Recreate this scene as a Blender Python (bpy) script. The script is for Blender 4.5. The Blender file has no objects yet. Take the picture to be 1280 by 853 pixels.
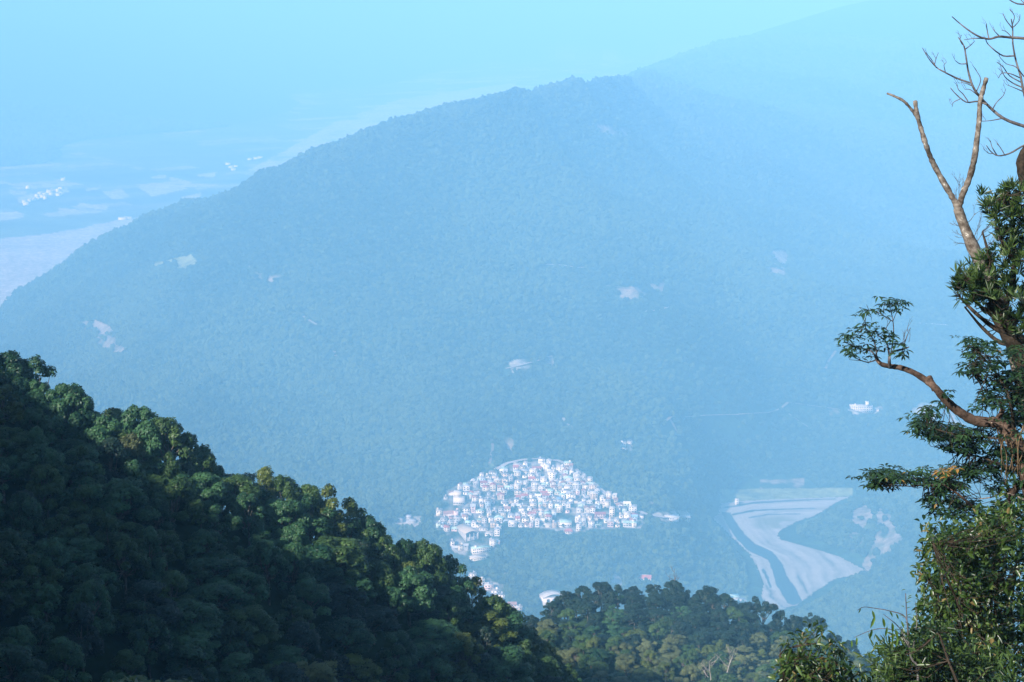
import bpy, bmesh, math, random
import numpy as np
from mathutils import Vector, Matrix, Quaternion

random.seed(7)
RNG = np.random.default_rng(7)
SC = bpy.context.scene
COL = SC.collection
R = math.radians

# ------------------------------------------------------------------ camera
FPX = 2389.0                     # focal length in photograph pixels (1280 wide)
PITCH = R(12.5)
cam_data = bpy.data.cameras.new('camera')
cam_data.sensor_width = 36.0
cam_data.lens = 36.0 * FPX / 1280.0
cam_data.clip_start = 0.5
cam_data.clip_end = 80000
cam = bpy.data.objects.new('camera', cam_data)
COL.objects.link(cam)
cam.location = (0, 0, 0)
cam.rotation_euler = (R(90) - PITCH, 0, 0)
SC.camera = cam

# ------------------------------------------------------------------ sky, sun, exposure
SUN_EL = R(34)
SUN_H = Vector((-0.66, -0.75)).normalized()
sun_dir = Vector((SUN_H.x * math.cos(SUN_EL), SUN_H.y * math.cos(SUN_EL), math.sin(SUN_EL)))
world = bpy.data.worlds.new('World')
SC.world = world
world.use_nodes = True
wn = world.node_tree.nodes
wn.clear()
sky = wn.new('ShaderNodeTexSky')
sky.sky_type = 'NISHITA'
sky.sun_disc = False
sky.sun_elevation = SUN_EL
sky.sun_rotation = math.atan2(sun_dir.x, sun_dir.y)
sky.altitude = 900
bg = wn.new('ShaderNodeBackground')
bg.inputs['Strength'].default_value = 0.09
wo = wn.new('ShaderNodeOutputWorld')
world.node_tree.links.new(sky.outputs[0], bg.inputs[0])
world.node_tree.links.new(bg.outputs[0], wo.inputs[0])

sun_data = bpy.data.lights.new('sun', 'SUN')
sun_data.energy = 4.8
sun_data.angle = R(0.5)
sun_data.color = (1.0, 0.95, 0.87)
sun = bpy.data.objects.new('sun', sun_data)
COL.objects.link(sun)
sun.rotation_euler = sun_dir.to_track_quat('Z', 'Y').to_euler()

SC.view_settings.view_transform = 'Standard'
SC.view_settings.look = 'None'
SC.view_settings.gamma = 1
SC.view_settings.exposure = 1.02
SC.view_settings.use_curve_mapping = False
SC.render.engine = 'CYCLES'
SC.cycles.use_denoising = True
SC.cycles.max_bounces = 6
SC.cycles.diffuse_bounces = 2
SC.cycles.transmission_bounces = 2
SC.cycles.volume_bounces = 2
SC.cycles.use_adaptive_sampling = False

# ------------------------------------------------------------------ projection helpers
CP, SP = math.cos(PITCH), math.sin(PITCH)

def P(px, py, y):
    """World point on the sight line of photograph pixel (px, py) at forward distance y."""
    u, v = (px - 640) / FPX, (426.5 - py) / FPX
    t = y / (CP + v * SP)
    return Vector((u * t, y, (v * CP - SP) * t))

def PZ(px, py, z):
    u, v = (px - 640) / FPX, (426.5 - py) / FPX
    t = z / (v * CP - SP)
    return Vector((u * t, (CP + v * SP) * t, z))

def to_px(x, y, z):
    dep = y * CP - z * SP
    return 640 + FPX * x / dep, 426.5 - FPX * (y * SP + z * CP) / dep

# ------------------------------------------------------------------ numeric helpers
def smooth(a, b, x):
    t = np.clip((x - a) / (b - a), 0, 1)
    return t * t * (3 - 2 * t)

def hash2(ix, iy, seed):
    h = (ix.astype(np.int64) * 374761393 + iy.astype(np.int64) * 668265263 + seed * 1442695041) & 0xFFFFFFFF
    h = ((h ^ (h >> 13)) * 1274126177) & 0xFFFFFFFF
    return ((h ^ (h >> 16)) & 0xFFFF) / 65535.0

def vnoise(x, y, seed=0):
    ix, iy = np.floor(x), np.floor(y)
    fx, fy = x - ix, y - iy
    fx, fy = fx * fx * (3 - 2 * fx), fy * fy * (3 - 2 * fy)
    a, b = hash2(ix, iy, seed), hash2(ix + 1, iy, seed)
    c, d = hash2(ix, iy + 1, seed), hash2(ix + 1, iy + 1, seed)
    return (a + (b - a) * fx) * (1 - fy) + (c + (d - c) * fx) * fy - 0.5

def fbm(x, y, scale, octaves=4, seed=0):
    s = np.zeros_like(x)
    amp = 1.0
    for k in range(octaves):
        s += amp * vnoise(x / scale + 17.3 * k, y / scale - 9.1 * k, seed + k)
        scale /= 2.1
        amp *= 0.5
    return s

def inside(poly, x, y):
    poly = np.asarray(poly, float)
    r = np.zeros(np.shape(x), bool)
    j = len(poly) - 1
    for i in range(len(poly)):
        xi, yi, xj, yj = poly[i, 0], poly[i, 1], poly[j, 0], poly[j, 1]
        if yi != yj:
            c = ((yi > y) != (yj > y)) & (x < (xj - xi) * (y - yi) / (yj - yi) + xi)
            r ^= c
        j = i
    return r

def seg_dist(pts, x, y, closed=False):
    d = np.full(np.shape(x), 1e9)
    n = len(pts)
    for i in range(n if closed else n - 1):
        ax, ay = pts[i][0], pts[i][1]
        bx, by = pts[(i + 1) % n][0], pts[(i + 1) % n][1]
        vx, vy = bx - ax, by - ay
        t = np.clip(((x - ax) * vx + (y - ay) * vy) / (vx * vx + vy * vy + 1e-9), 0, 1)
        d = np.minimum(d, np.hypot(x - ax - t * vx, y - ay - t * vy))
    return d

class TPS:
    def __init__(self, pts, scale):
        p = np.array(pts, float)
        self.s = scale
        self.xy = p[:, :2] / scale
        n = len(p)
        d2 = ((self.xy[:, None] - self.xy[None]) ** 2).sum(-1)
        K = self.k(d2) - np.eye(n) * 4e-3
        A = np.zeros((n + 3, n + 3))
        A[:n, :n] = K
        A[:n, n] = 1
        A[:n, n + 1:] = self.xy
        A[n, :n] = 1
        A[n + 1:, :n] = self.xy.T
        self.w = np.linalg.solve(A, np.r_[p[:, 2], 0, 0, 0])
    @staticmethod
    def k(d2):
        return np.sqrt(d2 + 0.02)            # softened linear kernel: no overshoot between points
    def __call__(self, x, y):
        x, y = x / self.s, y / self.s
        n = len(self.xy)
        z = self.w[n] + self.w[n + 1] * x + self.w[n + 2] * y
        for i in range(n):
            z = z + self.w[i] * self.k((x - self.xy[i, 0]) ** 2 + (y - self.xy[i, 1]) ** 2)
        return z

# ------------------------------------------------------------------ the lie of the land
ZR = -950.0                              # valley floor below the look-out
VY0, VZ0, VS = 2619.0, -850.0, 0.25      # village terrace: a slope rising away

def village_z(y):
    return VZ0 + VS * (y - VY0)

def PV(px, py):
    """Pixel to a point of the village slope."""
    u, v = (px - 640) / FPX, (426.5 - py) / FPX
    k = (v * CP - SP) / (CP + v * SP)
    y = (VZ0 - VS * VY0) / (k - VS)
    return Vector((u * y / (CP + v * SP), y, k * y))

RIVER_PX = [(901, 629), (936, 626), (989, 623.5), (1062, 621), (1043, 629.5), (1031, 638), (1017, 645), (996, 652), (978, 661),
            (971, 668), (976, 675), (1017, 686), (1049, 696), (1066, 705), (1084, 714), (1073, 718), (1045, 723), (1022, 737),
            (1008, 748), (996, 756), (975, 762), (952, 749), (955, 730), (947, 709), (936, 691), (915, 672), (900, 657), (891, 648), (899, 641)]
RIVER = [PZ(x, y, ZR) for x, y in RIVER_PX]
VILLAGE_PX = [(543, 643), (560, 612), (600, 594), (640, 581), (680, 575), (714, 582), (744, 603), (778, 628), (806, 641), (806, 660),
              (740, 662), (712, 668), (690, 662), (630, 664), (622, 692), (596, 700), (566, 690), (556, 664), (540, 660)]
VILLAGE = [PV(x, y) for x, y in VILLAGE_PX]

far = []
def fp(px, py, y, dz=0):
    p = P(px, py, y)
    far.append((p.x, p.y, p.z + dz))
    return p
ridge = [(-150, 440, 5000), (0, 372, 4750), (60, 341, 4620), (110, 310, 4520), (170, 281, 4400), (260, 241, 4250), (350, 208, 4100),
         (420, 170, 4050), (480, 146, 4000), (540, 134, 4000), (620, 127, 4050), (660, 121, 4300), (700, 114, 4850), (780, 92, 6300), (860, 63, 8500),
         (950, 32, 10600), (1050, 2, 11600), (1200, -30, 12000), (1450, -50, 12000), (1800, -50, 12000)]
dense_ridge = []
for a, b_ in zip(ridge[:-1], ridge[1:]):
    k_ = 4 if b_[0] > 640 else 2
    dense_ridge += [tuple(a[c] + (b_[c] - a[c]) * k / k_ for c in range(3)) for k in range(k_)]
dense_ridge.append(ridge[-1])
for px, py, d in dense_ridge:
    p = fp(px, py, d)
    if px > 690:                         # from here the ridge runs away from the camera and falls off to the left
        far.append((p.x - 140, p.y + 160, p.z - 95))
        far.append((p.x - 300, p.y + 550, p.z - 280))
        far.append((p.x - 480, p.y + 1300, -950))
        continue
    far.append((p.x * 1.07, p.y + 250, max(p.z - 90, -945)))
    far.append((p.x * 1.15, p.y + 600, max(p.z - 250, -950)))
    far.append((p.x * 1.3, p.y + 1500, -950))
for row in [
    [(-300, 700, 2500), (-300, 560, 3200), (-200, 480, 4000)],
    [(0, 700, 2450), (0, 600, 2850), (0, 520, 3250), (0, 450, 3800), (0, 410, 4250)],
    [(150, 680, 2480), (150, 560, 2950), (150, 450, 3450), (150, 360, 3950)],
    [(300, 690, 2480), (300, 640, 2630), (300, 560, 2880), (300, 460, 3250), (300, 350, 3620), (300, 270, 3920)],
    [(400, 700, 2470), (420, 640, 2640), (450, 560, 2850), (450, 460, 3150), (450, 350, 3500), (450, 250, 3760), (470, 190, 3880)],
    [(540, 560, 2840), (560, 480, 3050), (560, 380, 3330), (570, 280, 3620), (600, 200, 3850)],
    [(640, 545, 2870), (660, 480, 3040), (680, 380, 3340), (700, 280, 3680), (700, 190, 4150)],
    [(760, 590, 2800), (770, 540, 2965), (780, 480, 3140), (790, 380, 3440), (800, 280, 3780), (800, 170, 4560), (800, 130, 5050), (840, 112, 5950)],
    [(850, 605, 2900), (850, 570, 2975), (860, 520, 3095), (880, 450, 3270), (800, 500, 3100), (800, 440, 3270), (900, 350, 3660), (860, 150, 4950), (870, 112, 6250), (900, 250, 4350), (900, 170, 4900), (910, 110, 6650)],
    [(900, 612, 3112), (900, 590, 3170), (930, 560, 3230), (960, 520, 3310)],
    [(1000, 608, 3125), (1000, 580, 3230), (1000, 450, 3500), (1020, 330, 4150), (950, 200, 4850), (960, 130, 5800), (960, 90, 7500), (1030, 200, 5200), (1020, 140, 5950), (1040, 110, 6700), (1040, 60, 8300)],
    [(1075, 514, 3450), (1080, 590, 3150), (1100, 560, 3260)],
    [(1150, 600, 3050), (1150, 520, 3400), (1150, 420, 3750), (1160, 300, 4800), (1180, 150, 6400), (1180, 60, 8600)],
    [(1300, 600, 2900), (1300, 500, 3350), (1300, 350, 4200), (1320, 150, 6600)],
    [(1500, 640, 2700), (1500, 450, 3700), (1500, 200, 5600)],
    # the village spur falling to the river
    [(830, 645, 2700), (860, 640, 2800), (870, 665, 2735), (885, 690, 2690), (870, 720, 2590), (920, 735, 2590)],
    [(800, 690, 2560), (800, 740, 2440), (720, 690, 2530), (720, 740, 2420), (640, 710, 2490), (640, 760, 2360), (560, 720, 2450), (480, 720, 2420),
     (900, 765, 2480), (860, 770, 2400), (480, 665, 2590), (430, 690, 2500), (500, 640, 2680), (520, 600, 2770)],
    # right bank below the confluence, the tongue of hill with its landslip
    [(1060, 662, 2855), (1100, 648, 2860), (1110, 690, 2700), (1150, 630, 2880), (1200, 600, 2930)],
    [(985, 778, 2430), (1040, 762, 2480), (1100, 742, 2520), (1090, 725, 2600), (1150, 700, 2600), (1190, 650, 2740), (1100, 800, 2300), (1180, 800, 2250), (1280, 700, 2500), (1280, 800, 2150)],
]:
    for a in row:
        fp(*a)
for q in RIVER:
    far.append((q.x, q.y, ZR))
for q in VILLAGE[::2]:
    far.append((q.x, q.y, q.z))
# floor of the wide valley beyond the ridge, its far ranges, and the gorge this side
for px, py in [(-300, 330), (0, 330), (0, 290), (-150, 260), (0, 245), (100, 262), (100, 232), (200, 240), (230, 215), (300, 205), (340, 185), (420, 150), (500, 130), (600, 112), (640, 106)]:
    q = PZ(px, py, ZR)
    far.append((q.x, q.y, ZR))
for a in [(0, 190, 7600), (-300, 190, 7600), (150, 175, 8300), (0, 100, 9000), (-400, 100, 9000), (200, 100, 9800), (350, 110, 10500), (0, 30, 10500), (300, 20, 13000), (520, 60, 13000), (700, 30, 14500)]:
    fp(*a)
for a in [(-4000, 14000, -80), (0, 18000, -60), (5000, 18000, -60), (9000, 12000, -100), (-8000, 9000, -100), (0, 26000, 20), (12000, 24000, 20), (-12000, 24000, 20),
          (-900, 1500, -560), (-450, 1500, -800), (0, 1500, -800), (450, 1500, -800), (900, 1500, -700), (-400, 1000, -560), (0, 1000, -600), (400, 1000, -600),
          (-500, 2100, -900), (0, 2050, -910), (400, 2050, -915), (800, 2000, -800), (-1200, 2500, -700), (1500, 2500, -600), (2500, 3000, -300), (-2500, 4000, -700), (-3000, 2000, -200),
          (3000, 0, -100), (-3000, 0, 60), (0, -3000, 90), (3000, -3000, 60), (-3000, -3000, 90), (0, -12000, 60), (12000, -3000, 40), (-12000, -3000, 60), (-9000, 4000, -300), (9000, 5000, -200),
          (25000, 25000, 20), (-25000, 25000, 20), (25000, -25000, 20), (-25000, -25000, 20)]:
    far.append(a)
FAR = TPS(far, 1000.0)

near = []
NS = 0.6                                 # the two near slopes stand this much closer than first laid out
def npnt(px, py, y, dz):
    p = P(px, py, y)
    near.append((p.x, p.y, p.z + dz))
    return p
NEAR_FIXED = []
CAN1 = 8.0                               # canopy height of the near slope's wood
crest1 = [(-250, 300, 296), (-120, 390, 298), (0, 464, 300), (70, 498, 300), (130, 545, 300), (200, 545, 302), (260, 588, 305), (330, 612, 310), (410, 640, 314),
          (470, 682, 316), (530, 708, 320), (600, 752, 325), (650, 796, 326), (690, 830, 326), (730, 880, 324), (790, 960, 322)]
for px, py, d in crest1:
    p = npnt(px, py, d, -CAN1)
    near.append((p.x + 8, p.y + 45, p.z - CAN1 - 26))
    near.append((p.x + 14, p.y + 130, p.z - CAN1 - 110))
for a in [(-250, 500, 268), (-200, 700, 235), (0, 560, 275), (0, 660, 255), (0, 760, 238), (0, 853, 224), (0, 980, 206), (200, 640, 280), (200, 740, 260), (200, 853, 242), (200, 980, 224),
          (400, 720, 290), (400, 800, 274), (400, 853, 264), (420, 980, 246), (600, 810, 306), (600, 853, 298), (620, 980, 280)]:
    npnt(*a, -CAN1)
CAN2 = 6.5
crest2 = [(540, 850, 670), (600, 812, 680), (650, 790, 690), (700, 758, 700), (760, 744, 710), (830, 744, 720), (900, 756, 722), (960, 780, 724), (1040, 806, 730), (1100, 842, 740), (1180, 890, 740), (1300, 960, 740)]
for px, py, d in crest2:
    p = npnt(px, py, d, -CAN2)
    near.append((p.x, p.y + 50, p.z - CAN2 - 34))
    near.append((p.x, p.y + 150, p.z - CAN2 - 130))
for a in [(650, 830, 645), (720, 800, 655), (800, 790, 655), (900, 800, 655), (1000, 830, 670), (680, 875, 600), (760, 853, 605), (850, 853, 605), (960, 860, 610), (1060, 880, 640), (760, 900, 575), (900, 910, 575)]:
    npnt(*a, -CAN2)
near = [tuple(c * NS for c in q) for q in near]
for a in [(0, 0, -1.75), (2, 0, -1.75), (-2, 0, -1.75), (0, -4, -1.5), (0, 4, -3.2), (0, 10, -6.5), (5, 12, -7.0), (-5, 12, -8), (6, 21, -11.5), (3, 21, -12), (-4, 22, -15), (10, 22, -10.5),
          (0, 1000, -560), (300, 1000, -560), (-300, 1000, -520), (-700, 700, -330), (700, 700, -400), (0, 700, -420), (300, 650, -400), (-300, 650, -340)]:
    near.append(a)
for a in [(0, 60, -42), (15, 60, -38), (40, 60, -25), (-30, 60, -38),
          (-60, 100, -50), (0, 110, -75), (50, 120, -62), (100, 120, -30), (-60, 160, -80), (0, 180, -115), (70, 200, -110), (150, 200, -60), (40, 330, -165), (120, 350, -160), (220, 350, -110), (60, 450, -225), (150, 470, -230), (250, 480, -180),
          (30, 540, -242), (100, 540, -250), (300, 700, -300), (-120, 500, -235), (-150, 620, -300), (-90, 700, -320), (-300, 700, -240),
          (-170, 300, 5), (-260, 300, 40), (-400, 300, 70), (-180, 400, -125), (-300, 420, -70), (-300, 550, -190), (-150, 200, 0), (-260, 180, 64), (-200, 100, 64), (-400, 150, 110), (-80, 100, -15), (-140, 60, 72), (-300, 0, 100), (-66, 0, 34), (-100, -100, 62), (0, -60, 22), (0, -200, 70), (60, -30, 6), (100, 0, -5), (200, 0, 0), (200, 200, -40), (400, 200, -40), (400, 400, -120), (0, -500, 100), (-500, -300, 115), (500, -300, 60),  # includes unseen ground left and behind, shaped to shade near slope and air
          (1000, 0, -60), (-1000, 0, 90), (0, -1000, 90)]:
    near.append(tuple(c * NS for c in a))
NEAR = TPS(near, 100.0)

RIDGE_X = [q[0] for q in ridge]
RIDGE_Y = [q[1] for q in ridge]

def height(x, y, detail=True):
    x = np.asarray(x, float)
    y = np.asarray(y, float)
    r = np.hypot(x, y)
    zf = FAR(x, y)
    # no crest of the mountain rises above its skyline
    yy = np.maximum(y, 1.0)
    px = 640 + FPX * x / (yy * CP - zf * SP)
    rp = np.interp(px, RIDGE_X, RIDGE_Y) + 3
    vv = (426.5 - rp) / FPX
    cap = (vv * CP - SP) / (CP + vv * SP) * yy
    zf = np.where((y > 3300) & (y < 12500) & (px > -200) & (px < 1500) & (cap > ZR), np.minimum(zf, cap), zf)
    zn = NEAR(x, y)
    w = smooth(500, 950, r)
    z = np.minimum(zn, 150) * (1 - w) + np.clip(zf, ZR, 120) * w
    if detail:
        rel = np.clip((zf - ZR) / 90.0, 0, 1) * smooth(1500, 2300, r)
        dv = seg_dist(VILLAGE, x, y, True)
        dv = np.where(inside(VILLAGE, x, y), 0, dv)
        wv = 1 - smooth(15, 90, dv)
        gul = np.abs(fbm(x + 0.35 * y, y * 0.8, 420.0, 4, 5))
        z = z + rel * (1 - wv) * (95 * (0.22 - gul) + 8 * fbm(x, y, 110.0, 3, 11)) * np.clip((5600 - r) / 900, 0.25, 1)
        z = z * (1 - wv) + village_z(y) * wv
        dr = seg_dist(RIVER, x, y, True)
        dr = np.where(inside(RIVER, x, y), 0, dr)
        wr = 1 - smooth(12, 45, dr)
        z = z * (1 - wr) + (ZR - 0.6) * wr
        z = np.where((y > 4300) & (r > 4500), ZR + np.maximum(z - ZR - 22, 0) * np.clip((z - ZR) / 80, 0, 1), z)
        z = np.maximum(z, ZR - 0.6)
    return z

def hit(px, py, dmin=2000.0, dmax=13000.0, n=1500):
    """Where the sight line of pixel (px, py) meets the ground beyond dmin."""
    d = np.geomspace(dmin, dmax, n)
    u, v = (px - 640) / FPX, (426.5 - py) / FPX
    t = d / (CP + v * SP)
    z = (v * CP - SP) * t
    g = height(u * t, d)
    k = np.argmax(g >= z)
    if g[k] < z[k]:
        k = n - 1
    k0 = max(k - 1, 0)
    a = (z[k0] - g[k0]) / ((z[k0] - g[k0]) - (z[k] - g[k]) + 1e-9) if k > 0 else 0
    dd = d[k0] + (d[k] - d[k0]) * min(max(a, 0), 1)
    return P(px, py, dd)

# ------------------------------------------------------------------ materials
MATS = {}
def nodes_of(name):
    m = bpy.data.materials.new(name)
    m.use_nodes = True
    nt = m.node_tree
    return m, nt.nodes, nt.links, nt.nodes['Principled BSDF']

def mat_plain(name, col, rough=0.8, var=0.12, scale=0.6, spec=0.3, rand=0.0):
    """Surface of one material with procedural weathering; rand: brightness differs from object to object."""
    if name in MATS:
        return MATS[name]
    m, n, l, b = nodes_of(name)
    b.inputs['Roughness'].default_value = rough
    b.inputs['Specular IOR Level'].default_value = spec
    geo = n.new('ShaderNodeNewGeometry')
    nz = n.new('ShaderNodeTexNoise')
    nz.inputs['Scale'].default_value = scale
    nz.inputs['Detail'].default_value = 6
    l.new(geo.outputs['Position'], nz.inputs['Vector'])
    mr = n.new('ShaderNodeMapRange')
    mr.inputs['From Min'].default_value = 0.25
    mr.inputs['From Max'].default_value = 0.75
    mr.inputs['To Min'].default_value = 1 - var
    mr.inputs['To Max'].default_value = 1 + var
    l.new(nz.outputs['Fac'], mr.inputs['Value'])
    hsv = n.new('ShaderNodeHueSaturation')
    hsv.inputs['Color'].default_value = (*col, 1)
    val = mr.outputs['Result']
    if rand:
        oi = n.new('ShaderNodeObjectInfo')
        r2 = n.new('ShaderNodeMapRange')
        r2.inputs['To Min'].default_value = 1 - rand
        r2.inputs['To Max'].default_value = 1 + rand
        l.new(oi.outputs['Random'], r2.inputs['Value'])
        mu = n.new('ShaderNodeMath')
        mu.operation = 'MULTIPLY'
        l.new(val, mu.inputs[0])
        l.new(r2.outputs['Result'], mu.inputs[1])
        val = mu.outputs[0]
    l.new(val, hsv.inputs['Value'])
    l.new(hsv.outputs['Color'], b.inputs['Base Color'])
    MATS[name] = m
    return m

def mat_leaf(name, dark, light, rough=0.45, spec=0.35, rand=0.5, trans=0.25, accent=None):
    """Foliage: each leaf carries its own shade (attribute 'tint'), each plant its own lean between two greens."""
    m, n, l, b = nodes_of(name)
    b.inputs['Roughness'].default_value = rough
    b.inputs['Specular IOR Level'].default_value = spec
    at = n.new('ShaderNodeAttribute')
    at.attribute_name = 'tint'
    oi = n.new('ShaderNodeObjectInfo')
    ma = n.new('ShaderNodeMath')
    ma.operation = 'MULTIPLY_ADD'
    ma.inputs[1].default_value = rand
    l.new(oi.outputs['Random'], ma.inputs[0])
    sc = n.new('ShaderNodeMath')
    sc.operation = 'MULTIPLY'
    sc.inputs[1].default_value = 1 - rand
    l.new(at.outputs['Fac'], sc.inputs[0])
    l.new(sc.outputs[0], ma.inputs[2])
    cr = n.new('ShaderNodeValToRGB')
    e = cr.color_ramp.elements
    e[0].position, e[0].color = 0.1, (*dark, 1)
    e[1].position, e[1].color = 0.85, (*light, 1)
    if accent:
        x = cr.color_ramp.elements.new(0.97)
        x.color = (*accent, 1)
    l.new(ma.outputs[0], cr.inputs['Fac'])
    l.new(cr.outputs['Color'], b.inputs['Base Color'])
    tr = n.new('ShaderNodeBsdfTranslucent')
    l.new(cr.outputs['Color'], tr.inputs['Color'])
    mx = n.new('ShaderNodeMixShader')
    mx.inputs['Fac'].default_value = trans
    out = n['Material Output']
    l.new(b.outputs[0], mx.inputs[1])
    l.new(tr.outputs[0], mx.inputs[2])
    l.new(mx.outputs[0], out.inputs['Surface'])
    return m

def mat_bark(name, c1, c2, scale=6.0, lichen=None):
    m, n, l, b = nodes_of(name)
    b.inputs['Roughness'].default_value = 0.9
    b.inputs['Specular IOR Level'].default_value = 0.15
    tc = n.new('ShaderNodeTexCoord')
    nz = n.new('ShaderNodeTexNoise')
    nz.inputs['Scale'].default_value = scale
    nz.inputs['Detail'].default_value = 8
    nz.inputs['Roughness'].default_value = 0.7
    l.new(tc.outputs['Object'], nz.inputs['Vector'])
    cr = n.new('ShaderNodeValToRGB')
    e = cr.color_ramp.elements
    e[0].position, e[0].color = 0.38, (*c1, 1)
    e[1].position, e[1].color = 0.62, (*c2, 1)
    if lichen:
        x = e.new(0.66)
        x.color = (*lichen, 1)
    l.new(nz.outputs['Fac'], cr.inputs['Fac'])
    l.new(cr.outputs['Color'], b.inputs['Base Color'])
    bp = n.new('ShaderNodeBump')
    bp.inputs['Strength'].default_value = 0.6
    bp.inputs['Distance'].default_value = 0.02
    l.new(nz.outputs['Fac'], bp.inputs['Height'])
    l.new(bp.outputs['Normal'], b.inputs['Normal'])
    return m

# ------------------------------------------------------------------ object helpers
def mesh_np(name, verts, faces, smooth_shade=False, attrs=None, colors=None):
    """Mesh from arrays; faces is an (m, k) array of equal-sized polygons."""
    me = bpy.data.meshes.new(name)
    verts = np.ascontiguousarray(verts, np.float32)
    faces = np.ascontiguousarray(faces, np.int32)
    k = faces.shape[1]
    me.vertices.add(len(verts))
    me.vertices.foreach_set('co', verts.ravel())
    me.loops.add(faces.size)
    me.loops.foreach_set('vertex_index', faces.ravel())
    me.polygons.add(len(faces))
    me.polygons.foreach_set('loop_start', np.arange(len(faces), dtype=np.int32) * k)
    me.polygons.foreach_set('loop_total', np.full(len(faces), k, np.int32))
    if smooth_shade:
        me.polygons.foreach_set('use_smooth', np.ones(len(faces), bool))
    me.update(calc_edges=True)
    for an, av in (attrs or {}).items():
        a = me.attributes.new(an, 'FLOAT', 'POINT')
        a.data.foreach_set('value', np.ascontiguousarray(av, np.float32))
    if colors is not None:
        a = me.attributes.new('ground', 'FLOAT_COLOR', 'POINT')
        c = np.ones((len(verts), 4), np.float32)
        c[:, :3] = colors
        a.data.foreach_set('color', c.ravel())
    return me

def link(name, me, mat=None, parent=None, col=COL):
    o = bpy.data.objects.new(name, me)
    if mat is not None and me is not None and not me.materials:
        me.materials.append(mat)
    if col is not None:
        col.objects.link(o)
    if parent is not None:
        o.parent = parent
    return o

def tag(o, label, cat, group=None, kind=None):
    if label:
        o['label'] = label
    if cat:
        o['category'] = cat
    if group:
        o['group'] = group
    if kind:
        o['kind'] = kind
    return o

def thing(name, label, cat, loc, group=None, rz=0.0):
    o = link(name, None)
    o.location = loc
    o.rotation_euler = (0, 0, rz)
    o.empty_display_size = 0.5
    return tag(o, label, cat, group)

ORD = ['', 'first', 'second', 'third', 'fourth', 'fifth', 'sixth', 'seventh', 'eighth', 'ninth', 'tenth', 'eleventh', 'twelfth', 'thirteenth', 'fourteenth',
       'fifteenth', 'sixteenth', 'seventeenth', 'eighteenth', 'nineteenth', 'twentieth']
TENS = {2: 'twenty', 3: 'thirty', 4: 'forty', 5: 'fifty', 6: 'sixty', 7: 'seventy', 8: 'eighty', 9: 'ninety'}
def ordinal(k):
    if k <= 20:
        return ORD[k]
    t, u = divmod(k, 10)
    return TENS[t] + '-' + ORD[u] if u else {3: 'thirtieth', 4: 'fortieth', 5: 'fiftieth', 6: 'sixtieth', 7: 'seventieth', 8: 'eightieth', 9: 'ninetieth'}[t]

# ------------------------------------------------------------------ ground patches (bare earth, fields, gravel, concrete)
EARTH, CLAY, PALE = (0.20, 0.165, 0.12), (0.235, 0.20, 0.155), (0.32, 0.30, 0.25)
MEADOW, FIELD, GRAVEL, CONC = (0.16, 0.19, 0.08), (0.34, 0.33, 0.24), (0.36, 0.34, 0.31), (0.30, 0.30, 0.29)
FOREST = (0.020, 0.042, 0.013)
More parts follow.
